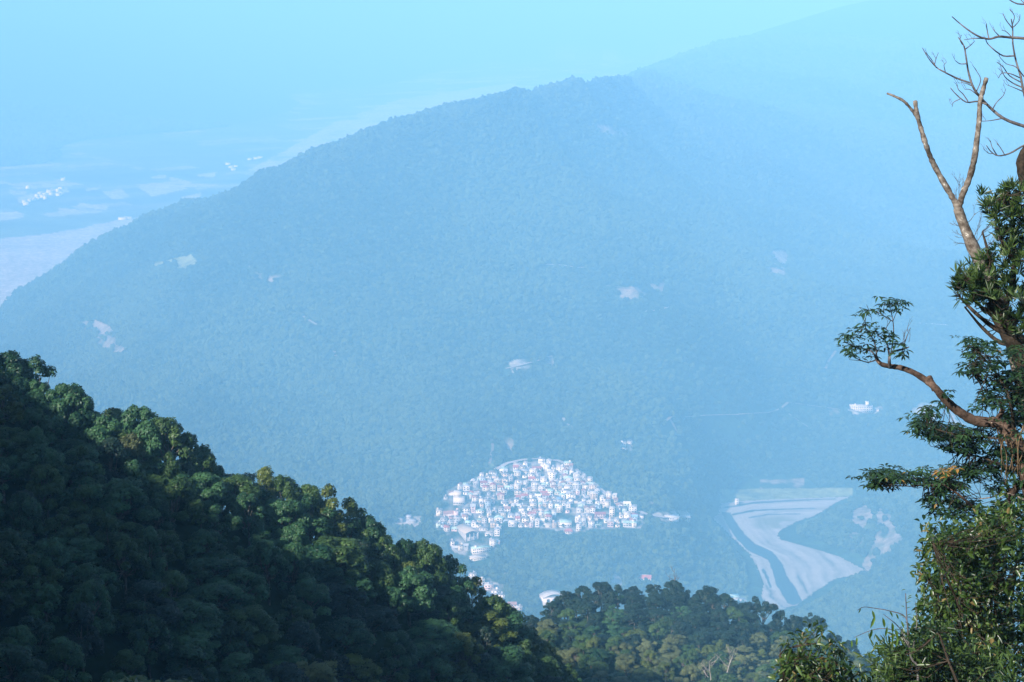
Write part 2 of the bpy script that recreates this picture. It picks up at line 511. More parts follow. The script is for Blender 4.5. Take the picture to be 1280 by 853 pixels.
# pixel outline on the photograph, colour, share of cover, scale of the ragged edge in metres
PATCHES = [
    ([(100, 403), (118, 400), (138, 408), (150, 424), (160, 441), (140, 444), (124, 434), (106, 420)], CLAY, 1.0, 22),
    ([(310, 322), (326, 324), (330, 350), (316, 352)], EARTH, 0.6, 25),
    ([(335, 345), (400, 340), (395, 400), (340, 395)], EARTH, 0.14, 30),
    ([(948, 318), (988, 310), (984, 346), (956, 342)], CLAY, 0.7, 25),
    ([(740, 155), (790, 160), (786, 172), (750, 168)], CLAY, 0.55, 30),
    ([(1062, 640), (1084, 630), (1094, 648), (1084, 664), (1066, 668)], CLAY, 1.0, 9),
    ([(1096, 634), (1114, 646), (1128, 676), (1112, 690), (1096, 694), (1086, 716), (1078, 708), (1094, 668)], CLAY, 1.05, 9),
    ([(1060, 668), (1080, 664), (1078, 694), (1062, 692)], EARTH, 0.5, 10),
    ([(1128, 512), (1200, 490), (1230, 520), (1180, 545)], PALE, 0.42, 25),
    ([(635, 452), (690, 445), (696, 458), (640, 466)], PALE, 0.55, 18),
    ([(770, 362), (832, 352), (830, 374), (780, 378)], EARTH, 0.6, 20),
    ([(775, 552), (791, 548), (790, 566), (777, 569)], PALE, 0.9, 6),
    ([(612, 552), (640, 545), (650, 572), (612, 578)], EARTH, 0.35, 14),
    ([(900, 612), (1066, 610), (1066, 620), (900, 630)], MEADOW, 0.9, 18),
    ([(950, 600), (1005, 598), (1005, 610), (950, 612)], EARTH, 0.4, 14),
    ([(960, 530), (1020, 505), (1060, 512), (1000, 536)], EARTH, 0.3, 14),
    ([(1058, 512), (1104, 508), (1104, 517), (1060, 518)], PALE, 0.8, 10),
    ([(484, 660), (508, 644), (530, 647), (522, 660)], CONC, 0.85, 8),
    ([(812, 652), (816, 640), (866, 638), (866, 652)], PALE, 0.7, 7),
    ([(763, 718), (770, 716), (784, 734), (764, 738)], CONC, 0.95, 6),
    ([(770, 600), (820, 600), (830, 636), (790, 628)], EARTH, 0.22, 9),
    ([(586, 716), (640, 716), (640, 760), (586, 760)], CONC, 0.5, 9),
    ([(910, 742), (936, 744), (932, 760), (912, 758)], MEADOW, 0.9, 8),
    ([(190, 330), (240, 318), (250, 330), (190, 356)], MEADOW, 0.5, 25),
    ([(560, 590), (600, 570), (620, 582), (590, 596)], MEADOW, 0.45, 10),
    # the far plain
    ([(-60, 300), (0, 298), (50, 293), (90, 288), (153, 274), (195, 270), (160, 320), (0, 410), (-60, 410)], GRAVEL, 0.97, 40),
    ([(300, 218), (350, 192), (420, 152), (500, 124), (600, 109), (645, 104), (645, 130), (480, 152), (350, 220)], GRAVEL, 0.8, 60),
    ([(170, 232), (210, 230), (236, 236), (190, 246)], FIELD, 0.95, 30), ([(128, 240), (150, 236), (166, 248), (140, 249)], FIELD, 0.95, 30),
    ([(12, 238), (34, 239), (32, 243), (12, 243)], FIELD, 0.95, 30), ([(100, 254), (136, 258), (132, 262), (96, 259)], FIELD, 0.95, 30),
    ([(-20, 270), (30, 266), (28, 272), (-20, 280)], FIELD, 0.95, 30), ([(74, 260), (102, 262), (98, 266), (72, 265)], FIELD, 0.9, 30),
    ([(190, 220), (208, 219), (208, 223), (190, 223)], FIELD, 0.95, 30), ([(212, 222), (230, 223), (226, 227), (210, 226)], FIELD, 0.9, 30),
    ([(246, 218), (270, 216), (268, 221), (246, 221)], FIELD, 0.9, 30), ([(226, 246), (252, 241), (250, 246), (228, 250)], FIELD, 0.9, 30),
    ([(108, 236), (126, 232), (126, 236), (108, 239)], FIELD, 0.8, 30), ([(240, 232), (300, 210), (310, 216), (250, 240)], FIELD, 0.35, 60),
    ([(20, 246), (84, 234), (88, 240), (24, 254)], CONC, 0.6, 40),
]
TRACKS = [   # mountain roads: pixel line, width in metres, far-side start
    ([(676, 331), (700, 332), (722, 335), (746, 334)], 7, PALE), ([(758, 358), (790, 362), (824, 372)], 6, EARTH), ([(806, 390), (826, 388), (836, 384)], 6, PALE),
    ([(830, 530), (838, 524), (870, 523), (920, 522), (960, 519), (975, 513), (985, 505), (1010, 508), (1050, 513)], 7, EARTH),
    ([(838, 526), (846, 540), (856, 552)], 5, EARTH), ([(986, 518), (1000, 528), (1010, 534)], 5, EARTH), ([(704, 523), (708, 530), (718, 536)], 6, PALE),
    ([(378, 395), (386, 401), (396, 407)], 7, PALE), ([(632, 462), (652, 457), (672, 452), (690, 446)], 7, PALE), ([(415, 432), (420, 446)], 6, EARTH),
    ([(1045, 440), (1036, 452), (1032, 462)], 6, EARTH), ([(1148, 405), (1190, 408)], 7, PALE), ([(612, 580), (616, 560), (614, 546)], 5, EARTH),
]
ROAD_PX = [(619, 588), (634, 580), (652, 576), (676, 574), (698, 577), (716, 584), (734, 598), (748, 611), (764, 623), (784, 634), (806, 643), (830, 648), (850, 650), (866, 650)]

def patch_colours(x, y, z, rng_seed=31):
    """Ground colours (n x 3) and how bare of trees each point is."""
    n1 = fbm(x, y, 60.0, 3, 21)
    n2 = fbm(x, y, 14.0, 2, 25)
    col = np.empty((len(x), 3))
    for c in range(3):
        col[:, c] = FOREST[c] * (1 + 0.55 * n1 + 0.5 * n2)
    bare = np.zeros(len(x))
    # the cultivated plain beyond the ridge
    pl = (z < ZR + 4) & (y > 4300)
    n3 = fbm(x * 0.5, y, 130.0, 3, 61)
    fu, fv = (x * 0.82 + y * 0.57) / 190.0, (-x * 0.57 + y * 0.82) / 95.0      # a patchwork of fields between paths
    fh = hash2(np.floor(fu + 0.3 * hash2(np.floor(fv), np.floor(fv), 5)), np.floor(fv), 77) ** 2.2
    edge = (np.abs(fv - np.round(fv)) < 0.06) | (hash2(np.floor(fu * 0.5), np.floor(fv * 0.5), 3) < 0.3)
    fh = np.where(edge, 0.05, fh)
    for c, (f_, g_) in enumerate(((0.06, 0.34), (0.085, 0.32), (0.035, 0.22))):
        col[:, c] = np.where(pl, (f_ + (g_ - f_) * fh) * (1 + 0.9 * n3 + 0.3 * n1), col[:, c])
    px, py = to_px(x, y, z)
    r = np.hypot(x, y)
    ok = (r > 2100) & (y > 0)
    for poly, c, cover, sc in PATCHES:
        pa = np.array(poly)
        m = ok & (px > pa[:, 0].min()) & (px < pa[:, 0].max()) & (py > pa[:, 1].min() - 4) & (py < pa[:, 1].max() + 4)
        if not m.any():
            continue
        i = np.nonzero(m)[0]
        q = fbm(x[i], y[i], sc * 2.2, 4, int(poly[0][0]) + 400)
        ins = inside(poly, px[i] + 2.0 * n2[i], py[i] + 1.5 * n1[i])
        w = np.where(ins & ((z[i] < ZR + 4) | (c not in (GRAVEL, FIELD))), np.clip((q + (cover - 0.36) * 1.3) * 2.8, 0, 1), 0)
        if c in (CLAY, EARTH, PALE):         # slips are streaked downhill and half grown over
            w = w * np.clip(0.95 + 1.6 * fbm(x[i], y[i] * 0.3, sc * 0.9, 3, 71), 0.05, 1)
        tone = 1 + 0.35 * n2[i] + 0.3 * q
        for k in range(3):
            col[i, k] = col[i, k] * (1 - w) + c[k] * tone * w
        bare[i] = np.maximum(bare[i], w)
    # village ground, concrete with plots of green between
    i = np.nonzero(ok & inside(VILLAGE, x, y))[0]
    if len(i):
        w = np.clip(0.55 + 1.6 * n2[i], 0, 1)
        for k in range(3):
            col[i, k] = col[i, k] * (1 - w) + CONC[k] * 0.75 * (1 + 0.4 * n2[i]) * w
        bare[i] = 1
    bare[inside(RIVER, x, y)] = 1
    return col, bare

TRACK_PTS = []
for line, wd, c in TRACKS:
    dense = []
    for a, b_ in zip(line[:-1], line[1:]):
        for k in range(4):
            dense.append((a[0] + (b_[0] - a[0]) * k / 4, a[1] + (b_[1] - a[1]) * k / 4))
    dense.append(line[-1])
    TRACK_PTS.append(([hit(*q, 2300, 6000) for q in dense], wd, c))
dense = []
for a, b_ in zip(ROAD_PX[:-1], ROAD_PX[1:]):
    for k in range(3):
        dense.append((a[0] + (b_[0] - a[0]) * k / 3, a[1] + (b_[1] - a[1]) * k / 3))
ROAD_PTS = [hit(*q, 2300, 4000) for q in dense]

# ------------------------------------------------------------------ terrain sheet
radii = np.r_[[0.02], np.geomspace(1.5, 150, 46), np.arange(153, 520, 3.0), np.geomspace(530, 2040, 60), np.arange(2050, 4000, 4.2), np.arange(4005, 5400, 8),
              np.geomspace(5415, 13000, 260), np.geomspace(13300, 40000, 24)]
azs = np.r_[np.linspace(-180, -24, 60)[:-1], np.linspace(-24, -16.5, 30)[:-1], np.linspace(-16.5, 16.5, 760), np.linspace(16.5, 24, 30)[1:], np.linspace(24, 180, 60)[1:-1]]
na, nr = len(azs), len(radii)
AZ, RA = np.meshgrid(np.radians(azs), radii)
TX, TY = (RA * np.sin(AZ)).ravel(), (RA * np.cos(AZ)).ravel()
TZ = height(TX, TY)
gcol, _ = patch_colours(TX, TY, TZ)
ii = np.arange(nr - 1)[:, None] * na
jj = np.arange(na)[None]
j2 = (jj + 1) % na
faces = np.stack([ii + jj, ii + j2, ii + na + j2, ii + na + jj], -1).reshape(-1, 4)[:, ::-1]
me = mesh_np('terrain', np.c_[TX, TY, TZ], faces, True, colors=gcol)
m, n, l, b = nodes_of('ground_cover')
b.inputs['Roughness'].default_value = 0.95
b.inputs['Specular IOR Level'].default_value = 0.1
at = n.new('ShaderNodeAttribute')
at.attribute_name = 'ground'
geo = n.new('ShaderNodeNewGeometry')
nz = n.new('ShaderNodeTexNoise')
nz.inputs['Scale'].default_value = 0.09
nz.inputs['Detail'].default_value = 5
l.new(geo.outputs['Position'], nz.inputs['Vector'])
mr = n.new('ShaderNodeMapRange')
mr.inputs['From Min'].default_value, mr.inputs['From Max'].default_value = 0.3, 0.7
mr.inputs['To Min'].default_value, mr.inputs['To Max'].default_value = 0.65, 1.35
l.new(nz.outputs['Fac'], mr.inputs['Value'])
hsv = n.new('ShaderNodeHueSaturation')
l.new(at.outputs['Color'], hsv.inputs['Color'])
l.new(mr.outputs['Result'], hsv.inputs['Value'])
l.new(hsv.outputs['Color'], b.inputs['Base Color'])
bp = n.new('ShaderNodeBump')
bp.inputs['Strength'].default_value = 0.8
bp.inputs['Distance'].default_value = 6.0
l.new(nz.outputs['Fac'], bp.inputs['Height'])
l.new(bp.outputs['Normal'], b.inputs['Normal'])
tag(link('terrain', me, m), None, None, kind='structure')

# ------------------------------------------------------------------ haze: one closed box of even air round everything
bm = bmesh.new()
bmesh.ops.create_cube(bm, size=1.0)
me = bpy.data.meshes.new('haze')
bm.to_mesh(me)
bm.free()
hz = link('haze', me)
ZLO, ZHI = float(TZ.min()) - 1.5, 190.0
hz.scale = (90000, 90000, ZHI - ZLO)
hz.location = (0, 0, (ZHI + ZLO) / 2)
tag(hz, None, None, kind='stuff')
m = bpy.data.materials.new('hazy_air')
m.use_nodes = True
m.node_tree.nodes.clear()
pv = m.node_tree.nodes.new('ShaderNodeVolumePrincipled')
pv.inputs['Density'].default_value = 0.000265
pv.inputs['Density Attribute'].default_value = ''
pv.inputs['Color'].default_value = (0.235, 0.622, 1.0, 1)
pv.inputs['Absorption Color'].default_value = (0.15, 0.04, 0.0, 1)
pv.inputs['Anisotropy'].default_value = -0.2
mo = m.node_tree.nodes.new('ShaderNodeOutputMaterial')
m.node_tree.links.new(pv.outputs[0], mo.inputs['Volume'])
me.materials.append(m)

# ------------------------------------------------------------------ river bed, stream, roads
def fill_poly(name, pts, z, mat, step=None):
    bm = bmesh.new()
    vs = [bm.verts.new((p[0], p[1], z)) for p in pts]
    f = bm.faces.new(vs)
    bmesh.ops.triangulate(bm, faces=[f])
    bmesh.ops.recalc_face_normals(bm, faces=bm.faces)
    for f in bm.faces:
        if f.normal.z < 0:
            f.normal_flip()
    me = bpy.data.meshes.new(name)
    bm.to_mesh(me)
    bm.free()
    return tag(link(name, me, mat), None, None, kind='structure')

def refine(poly, step, jit, seed):
    rr = random.Random(seed)
    out = []
    for a, b_ in zip(poly, poly[1:] + poly[:1]):
        L = (b_ - a).length
        k = max(1, int(L / step))
        for t in range(k):
            q = a.lerp(b_, t / k)
            out.append(Vector((q.x + rr.uniform(-jit, jit), q.y + rr.uniform(-jit, jit), q.z)))
    return out

CHANNEL = [PZ(x, y, ZR) for x, y in [(1062, 622), (990, 626), (936, 630), (905, 640), (908, 656), (921, 675), (936, 687), (960, 696), (972, 710), (978, 728), (990, 748), (1000, 756)]]
def riverbed():
    st = 2.6
    x0, x1, y0, y1 = min(q.x for q in RIVER) - 4, max(q.x for q in RIVER) + 4, min(q.y for q in RIVER) - 4, max(q.y for q in RIVER) + 4
    nx, ny = int((x1 - x0) / st) + 1, int((y1 - y0) / st) + 1
    gx, gy = np.meshgrid(x0 + st * np.arange(nx), y0 + st * np.arange(ny))
    gx, gy = gx.ravel(), gy.ravel()
    d = seg_dist(CHANNEL, gx, gy)
    w1, w2 = fbm(gx, gy, 45.0, 3, 301), fbm(gx, gy, 9.0, 2, 305)
    bars = vnoise(d / 8.5 + 1.7 * w1, (gx - gy) / 150.0 + 0.4 * w1, 311) + 0.55 * vnoise(d / 3.1 + 2.0 * w1, (gx - gy) / 60.0, 312)
    v = np.clip(0.5 + 0.95 * bars + 0.22 * w2, 0, 1)
    wet = np.clip((bars + 0.42) * -9, 0, 1)
    px, py = to_px(gx, gy, np.full_like(gx, ZR))
    isl = np.clip(1 - np.hypot((px - 968) / 34, (py - 654) / 12), 0, 1) * np.clip(1.2 + 4 * w1, 0, 1) * 1.6      # scrub on the old bar
    isl = np.clip(isl, 0, 0.8)
    col = np.empty((len(gx), 3))
    for k, (lo, hi, wt, gr) in enumerate(((0.17, 0.37, 0.06, 0.13), (0.17, 0.355, 0.075, 0.14), (0.16, 0.32, 0.08, 0.08))):
        c = lo + (hi - lo) * v
        c = c * (1 - wet) + wt * wet
        col[:, k] = c * (1 - isl) + gr * isl
    a = (np.arange(ny - 1)[:, None] * nx + np.arange(nx - 1)[None]).ravel()
    cx_, cy_ = gx[a] + st / 2, gy[a] + st / 2
    jit = 3.0 * vnoise(cx_ / 5.0, cy_ / 5.0, 41)
    ok = inside(RIVER, cx_ + jit, cy_ - jit)
    f = np.stack([a, a + 1, a + nx + 1, a + nx], -1)[ok]
    used = np.unique(f)
    remap = np.zeros(len(gx), int)
    remap[used] = np.arange(len(used))
    zz = ZR + 0.5 * v[used] * 0.2 - 0.1
    me = mesh_np('riverbed', np.c_[gx[used], gy[used], zz], remap[f], True, colors=col[used])
    m, n, l, b = nodes_of('river_gravel')
    b.inputs['Roughness'].default_value = 0.95
    b.inputs['Specular IOR Level'].default_value = 0.1
    at = n.new('ShaderNodeAttribute')
    at.attribute_name = 'ground'
    l.new(at.outputs['Color'], b.inputs['Base Color'])
    tag(link('riverbed', me, m), None, None, kind='structure')
riverbed()

m, n, l, b = nodes_of('river_water')
b.inputs['Base Color'].default_value = (0.020, 0.042, 0.050, 1)
b.inputs['Roughness'].default_value = 0.45
b.inputs['Specular IOR Level'].default_value = 0.2
geo = n.new('ShaderNodeNewGeometry')
nz = n.new('ShaderNodeTexNoise')
nz.inputs['Scale'].default_value = 0.4
nz.inputs['Detail'].default_value = 5
l.new(geo.outputs['Position'], nz.inputs['Vector'])
bp = n.new('ShaderNodeBump')
bp.inputs['Strength'].default_value = 0.4
bp.inputs['Distance'].default_value = 0.3
l.new(nz.outputs['Fac'], bp.inputs['Height'])
l.new(bp.outputs['Normal'], b.inputs['Normal'])
WATER = m
def ribbon(name, left, right, mat):
    pts = [PZ(x, y, ZR + 0.05) for x, y in left + right[::-1]]
    return fill_poly(name, refine(pts, 7, 1.0, 9), ZR + 0.05, mat)
ribbon('stream', [(902, 640), (909, 656), (921, 674), (936, 689), (960, 700), (965, 712), (970, 730), (984, 754), (992, 757)],
       [(913, 641), (920, 653), (931, 668), (944, 680), (966, 690), (979, 707), (984, 721), (996, 738), (1003, 752)], WATER)
ribbon('stream', [(904, 634.5), (940, 627.8), (990, 625), (1044, 623.2)], [(910, 635.2), (943, 630.0), (990, 626.8), (1046, 624.2)], WATER)
ribbon('stream', [(914, 643), (940, 637.2), (985, 635.8), (1018, 635)], [(916, 644.5), (944, 639.2), (985, 637.2), (1020, 636)], WATER)
ribbon('stream', [(935, 647), (960, 642.6), (1000, 642)], [(937, 648), (960, 644), (1002, 643)], WATER)
ribbon('stream', [(952, 712), (957, 722), (962, 735)], [(955, 711), (961, 722), (965, 735)], WATER)

def drape(name, pts, width, mat, lift=0.5):
    """A strip of road laid along the ground."""
    v, f = [], []
    for i, p in enumerate(pts):
        a, c = pts[max(i - 1, 0)], pts[min(i + 1, len(pts) - 1)]
        t = Vector((c.x - a.x, c.y - a.y, 0))
        if t.length < 1e-6:
            t = Vector((1, 0, 0))
        t.normalize()
        s = Vector((-t.y, t.x, 0)) * width / 2
        q = [p + s, p - s]
        zz = height([q[0].x, p.x, q[1].x], [q[0].y, p.y, q[1].y])
        for qq in q:
            v.append((qq.x, qq.y, max(zz) + lift))
    for i in range(len(pts) - 1):
        f.append((2 * i, 2 * i + 1, 2 * i + 3, 2 * i + 2))
    me = mesh_np(name, v, np.array(f))
    o = tag(link(name, me, mat), None, None, kind='structure')
    for pl in me.polygons:
        if pl.normal.z < 0:
            pl.flip()
    return o
road_m = mat_plain('worn_concrete_road', (0.34, 0.33, 0.32), 0.9, 0.2, 0.05)
drape('road', ROAD_PTS, 8.0, road_m)
for pts, wd, c in TRACK_PTS:
    drape('mountain_track', pts, wd * 0.8, mat_plain('track_%d' % int(c[0] * 100), tuple(0.9 * k for k in c), 0.95, 0.4, 0.03))


# ------------------------------------------------------------------ woods on the two near slopes: every tree an object
def tube(pts, rads, sides=6, cap=True):
    """Vertices and quads of a tapering tube along a polyline."""
    pts = [Vector(p) for p in pts]
    v, f = [], []
    ref = Vector((0.3, 0.9, 0.2))
    for i, p in enumerate(pts):
        t = (pts[min(i + 1, len(pts) - 1)] - pts[max(i - 1, 0)])
        if t.length < 1e-9:
            t = Vector((0, 0, 1))
        t.normalize()
        a = t.cross(ref)
        if a.length < 1e-3:
            a = t.cross(Vector((1, 0, 0)))
        a.normalize()
        c = t.cross(a)
        for k in range(sides):
            w = 2 * math.pi * k / sides
            v.append(p + (a * math.cos(w) + c * math.sin(w)) * rads[i])
    for i in range(len(pts) - 1):
        for k in range(sides):
            k2 = (k + 1) % sides
            f.append((i * sides + k, i * sides + k2, (i + 1) * sides + k2, (i + 1) * sides + k))
    if cap:
        n_ = len(v)
        v.append(pts[-1] + (pts[-1] - pts[-2]).normalized() * rads[-1] * 0.4)
        e0 = (len(pts) - 1) * sides
        for k in range(sides):
            f.append((e0 + k, e0 + (k + 1) % sides, n_, n_))
    return v, f

class Geo:
    """Collects tubes and leaves into one mesh."""
    def __init__(self):
        self.v, self.f, self.t = [], [], []
    def add(self, v, f, tint=0.5):
        o = len(self.v)
        self.v += [tuple(q) for q in v]
        self.f += [tuple(dict.fromkeys(o + i for i in q)) for q in f]
        self.t += [tint] * len(v) if not isinstance(tint, (list, tuple)) else list(tint)
    def tube(self, pts, rads, sides=6, tint=0.5):
        self.add(*tube(pts, rads, sides), tint)
    def mesh(self, name, smooth_shade=True):
        me = bpy.data.meshes.new(name)
        me.from_pydata(self.v, [], self.f)
        a = me.attributes.new('tint', 'FLOAT', 'POINT')
        a.data.foreach_set('value', np.array(self.t, np.float32))
        if smooth_shade:
            me.polygons.foreach_set('use_smooth', np.ones(len(me.polygons), bool))
        me.update()
        return me

def leaf_cloud(name, lobes, per_lobe, size, rr, droop=0.15):
    """Crown mesh: many small leaf sprays on the shells of the lobes (centre, radius, tint)."""
    V, T = [], []
    for c, rad, tint in lobes:
        k = int(per_lobe * (rad ** 2))
        d = rr.normal(size=(k, 3))
        d /= np.linalg.norm(d, axis=1, keepdims=True)
        d[:, 2] = np.where(d[:, 2] < -0.7, -d[:, 2], d[:, 2])
        rad_k = rad * (0.62 + 0.42 * rr.random(k) ** 0.6) * (1 + 0.18 * np.sin(5 * d[:, 0] + 9 * tint) * np.cos(4 * d[:, 1] + 3 * tint))
        p = np.array(c) + d * rad_k[:, None] * np.array([1, 1, 0.82])
        nrm = d * 0.9 + rr.normal(size=(k, 3)) * 0.33
        nrm[:, 2] += 0.35
        nrm /= np.linalg.norm(nrm, axis=1, keepdims=True)
        h = rr.normal(size=(k, 3))
        a = np.cross(nrm, h)
        a /= np.linalg.norm(a, axis=1, keepdims=True) + 1e-9
        b_ = np.cross(nrm, a)
        s = size * rr.uniform(0.6, 1.35, k)[:, None]
        q = np.stack([p - a * s, p + b_ * s * 0.62 - nrm * s * droop, p + a * s, p - b_ * s * 0.62 - nrm * s * droop], 1)
        V.append(q.reshape(-1, 3))
        T.append(np.repeat(np.clip(tint + rr.normal(0, 0.13, k), 0, 1), 4))
    V, T = np.concatenate(V), np.concatenate(T)
    return mesh_np(name, V, np.arange(len(V)).reshape(-1, 4), False, {'tint': T})

def wood_proto(k, form):
    """Crown and trunk meshes of a tree 1 unit = 1 m, about 10 m tall and 8 m across; form: round, flat, ragged, tall."""
    rr = np.random.default_rng(500 + k)
    lobes, g = [], Geo()
    nl = {'round': 36, 'flat': 26, 'ragged': 30, 'tall': 34}[form]
    g.tube([(0, 0, -1.5), (0.1, 0, 2.0), (0.2, 0.1, 4.6), (0.1, 0, 6.4)], [0.26, 0.2, 0.15, 0.08], 7)
    for q in range(nl):
        if form == 'round':
            w = rr.uniform(0, 6.28)
            u = rr.uniform(-0.55, 1.0)
            e = math.sqrt(max(0.05, 1 - max(u, 0) ** 2))
            c = (3.0 * e * math.cos(w) * rr.uniform(0.65, 1), 3.0 * e * math.sin(w) * rr.uniform(0.65, 1), 5.2 + 3.7 * u)
            rad = rr.uniform(0.6, 1.25)
        elif form == 'flat':
            w, e = rr.uniform(0, 6.28), math.sqrt(rr.random())
            c = (3.6 * e * math.cos(w), 3.6 * e * math.sin(w), 8.3 - 1.3 * e + rr.normal(0, 0.5))
            rad = rr.uniform(0.6, 1.1)
        elif form == 'ragged':
            w, e = rr.uniform(0, 6.28), rr.uniform(0.2, 1.0)
            c = (3.4 * e * math.cos(w), 3.4 * e * math.sin(w), 2.6 + 6.9 * rr.random() * (1.15 - 0.5 * e))
            rad = rr.uniform(0.55, 1.05)
        else:
            w, u = rr.uniform(0, 6.28), rr.random()
            e = (1 - u) ** 0.6
            c = (2.6 * e * math.cos(w), 2.6 * e * math.sin(w), 2.4 + 7.0 * u)
            rad = rr.uniform(0.7, 1.2)
        lobes.append((c, rad, float(np.clip(rr.normal(0.45, 0.24) + 0.1 * (c[2] - 6) / 4, 0.05, 0.95))))
        if q % 2 == 0:
            z0 = rr.uniform(2.6, 5.4)
            mid = Vector((c[0] * 0.5, c[1] * 0.5, z0 * 0.55 + c[2] * 0.45)) + Vector(rr.normal(0, 0.25, 3))
            g.tube([(0.12, 0.03, z0), mid, Vector(c) * 0.97], [0.12, 0.075, 0.03], 5)
    crown = leaf_cloud('crown', lobes, {'round': 320, 'flat': 330, 'ragged': 310, 'tall': 320}[form], 0.18, rr)
    return crown, g.mesh('trunk')

FORMS = ['round', 'round', 'round', 'round', 'ragged', 'ragged', 'tall', 'tall', 'flat', 'round', 'ragged', 'flat']
PROTO = [wood_proto(k, f) for k, f in enumerate(FORMS)]
bark_wood = mat_bark('forest_bark', (0.05, 0.043, 0.034), (0.16, 0.145, 0.12), 1.5)
LEAVES = {
    'dark green': mat_leaf('dark_leaves', (0.006, 0.032, 0.014), (0.052, 0.130, 0.050), 0.5, 0.3, 0.45, 0.12),
    'olive': mat_leaf('olive_leaves', (0.014, 0.042, 0.011), (0.066, 0.125, 0.034), 0.5, 0.3, 0.35, 0.18),
    'yellow-green': mat_leaf('yellow_green_leaves', (0.028, 0.050, 0.009), (0.115, 0.155, 0.032), 0.5, 0.3, 0.35, 0.2),
    'grey-green': mat_leaf('grey_green_leaves', (0.040, 0.056, 0.022), (0.145, 0.172, 0.070), 0.6, 0.25, 0.35, 0.15),
    'blue-green': mat_leaf('blue_green_leaves', (0.003, 0.013, 0.009), (0.016, 0.042, 0.025), 0.5, 0.3, 0.45, 0.12),  # dark evergreen; the middle hilltop's cloud shade is put into this colour too
}
WOOD_MESH = {}
def wood_meshes(k, hue):
    if (k, hue) not in WOOD_MESH:
        c = PROTO[k][0].copy() if any(q[0] == k for q in WOOD_MESH) else PROTO[k][0]
        c.materials.clear()
        c.materials.append(LEAVES[hue])
        if not PROTO[k][1].materials:
            PROTO[k][1].materials.append(bark_wood)
        WOOD_MESH[(k, hue)] = c
    return WOOD_MESH[(k, hue)], PROTO[k][1]

TREES = []          # (empty, hue, form, zone, row, x) - labelled once all stand
def wood_tree(x, y, top, width, k, hue, zone, row, name='broadleaf_tree'):
    gz = float(height([x], [y])[0])
    H = max(top - gz, 2.4) if top is not None else None
    o = link(name, None)
    o.location = (x, y, gz)
    width = max(width, 0.68 * H)
    s = width / 8.0
    o.scale = (s, s, H / 9.9)
    o.rotation_euler = (0, 0, random.uniform(0, 6.28))
    cm, tm = wood_meshes(k, hue)
    link('crown', cm, None, o)
    link('trunk', tm, None, o)
    TREES.append((o, hue, FORMS[k], zone, row, x))
    return o

def pick(weights):
    return random.choices(list(weights), list(weights.values()))[0]

CREST1 = [(-28, 425, 58, 0, 'dark green'), (10, 434, 70, 1, 'dark green'), (44, 446, 58, 10, 'dark green'), (84, 476, 66, 0, 'dark green'), (108, 508, 36, 2, 'dark green'), (134, 512, 42, 4, 'olive'),
          (172, 502, 66, 1, 'dark green'), (208, 518, 66, 3, 'olive'), (243, 546, 46, 10, 'olive'), (268, 582, 56, 2, 'dark green'), (302, 596, 44, 0, 'olive'), (331, 586, 52, 6, 'yellow-green'),
          (356, 596, 44, 10, 'olive'), (386, 603, 54, 7, 'olive'), (410, 601, 40, 4, 'yellow-green'), (437, 626, 46, 10, 'olive'), (458, 640, 34, 1, 'dark green'), (476, 662, 40, 5, 'olive'),
          (503, 672, 52, 3, 'dark green'), (532, 672, 58, 1, 'olive'), (562, 694, 36, 10, 'dark green'), (590, 718, 46, 2, 'yellow-green'), (616, 742, 48, 0, 'olive'), (634, 758, 30, 4, 'olive'),
          (655, 778, 52, 9, 'yellow-green'), (680, 798, 44, 3, 'yellow-green'), (703, 826, 42, 1, 'olive'), (722, 852, 36, 6, 'dark green')]
cx = [c[0] for c in crest1]
def crest1_y(px):
    return float(np.interp(px, cx, [c[2] for c in crest1]))
for i, (px, py, wpx, k, hue) in enumerate(CREST1):
    y = crest1_y(px) * NS + random.uniform(-1.2, 1.2)
    p = P(px, py, y)
    wood_tree(p.x, p.y, p.z, wpx * y / FPX * 1.08, k, hue, 'near crest', 0)
for row in [-1, 0.45] + list(range(1, 17)):
    x = -110 + random.uniform(0, 4)
    while x < 26:
        px0 = 640 + FPX * x / 310
        y = crest1_y(min(max(px0, -250), 780)) - 5.4 * row + random.uniform(-1.8, 1.8)
        xs_, y = x * NS, y * NS
        gz = float(height([xs_], [y])[0])
        H = random.uniform(6.2, 11.0) * NS
        px, py = to_px(xs_, y, gz + H)
        if -50 < px < 800 and py < 862 and x < 12 + 4 * row:
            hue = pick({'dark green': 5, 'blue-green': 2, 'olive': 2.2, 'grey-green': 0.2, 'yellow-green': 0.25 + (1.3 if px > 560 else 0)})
            wood_tree(xs_, y, gz + H, random.choice((6.4, 7.5, 8.6, 10.5, 12.5)) * NS, random.choice([0, 1, 2, 3, 4, 5, 6, 7, 9, 10]), hue, 'near slope', row)
        x += random.uniform(5.2, 7.4)
# the bright crown that pokes into the bottom of the picture, nearer than the rest
for px, py, wpx, k in ((188, 832, 78, 1), (140, 842, 56, 3)):
    p = P(px, py, 118)
    wood_tree(p.x, p.y, p.z, wpx * 118 / FPX, k, 'yellow-green', 'bottom', 0)

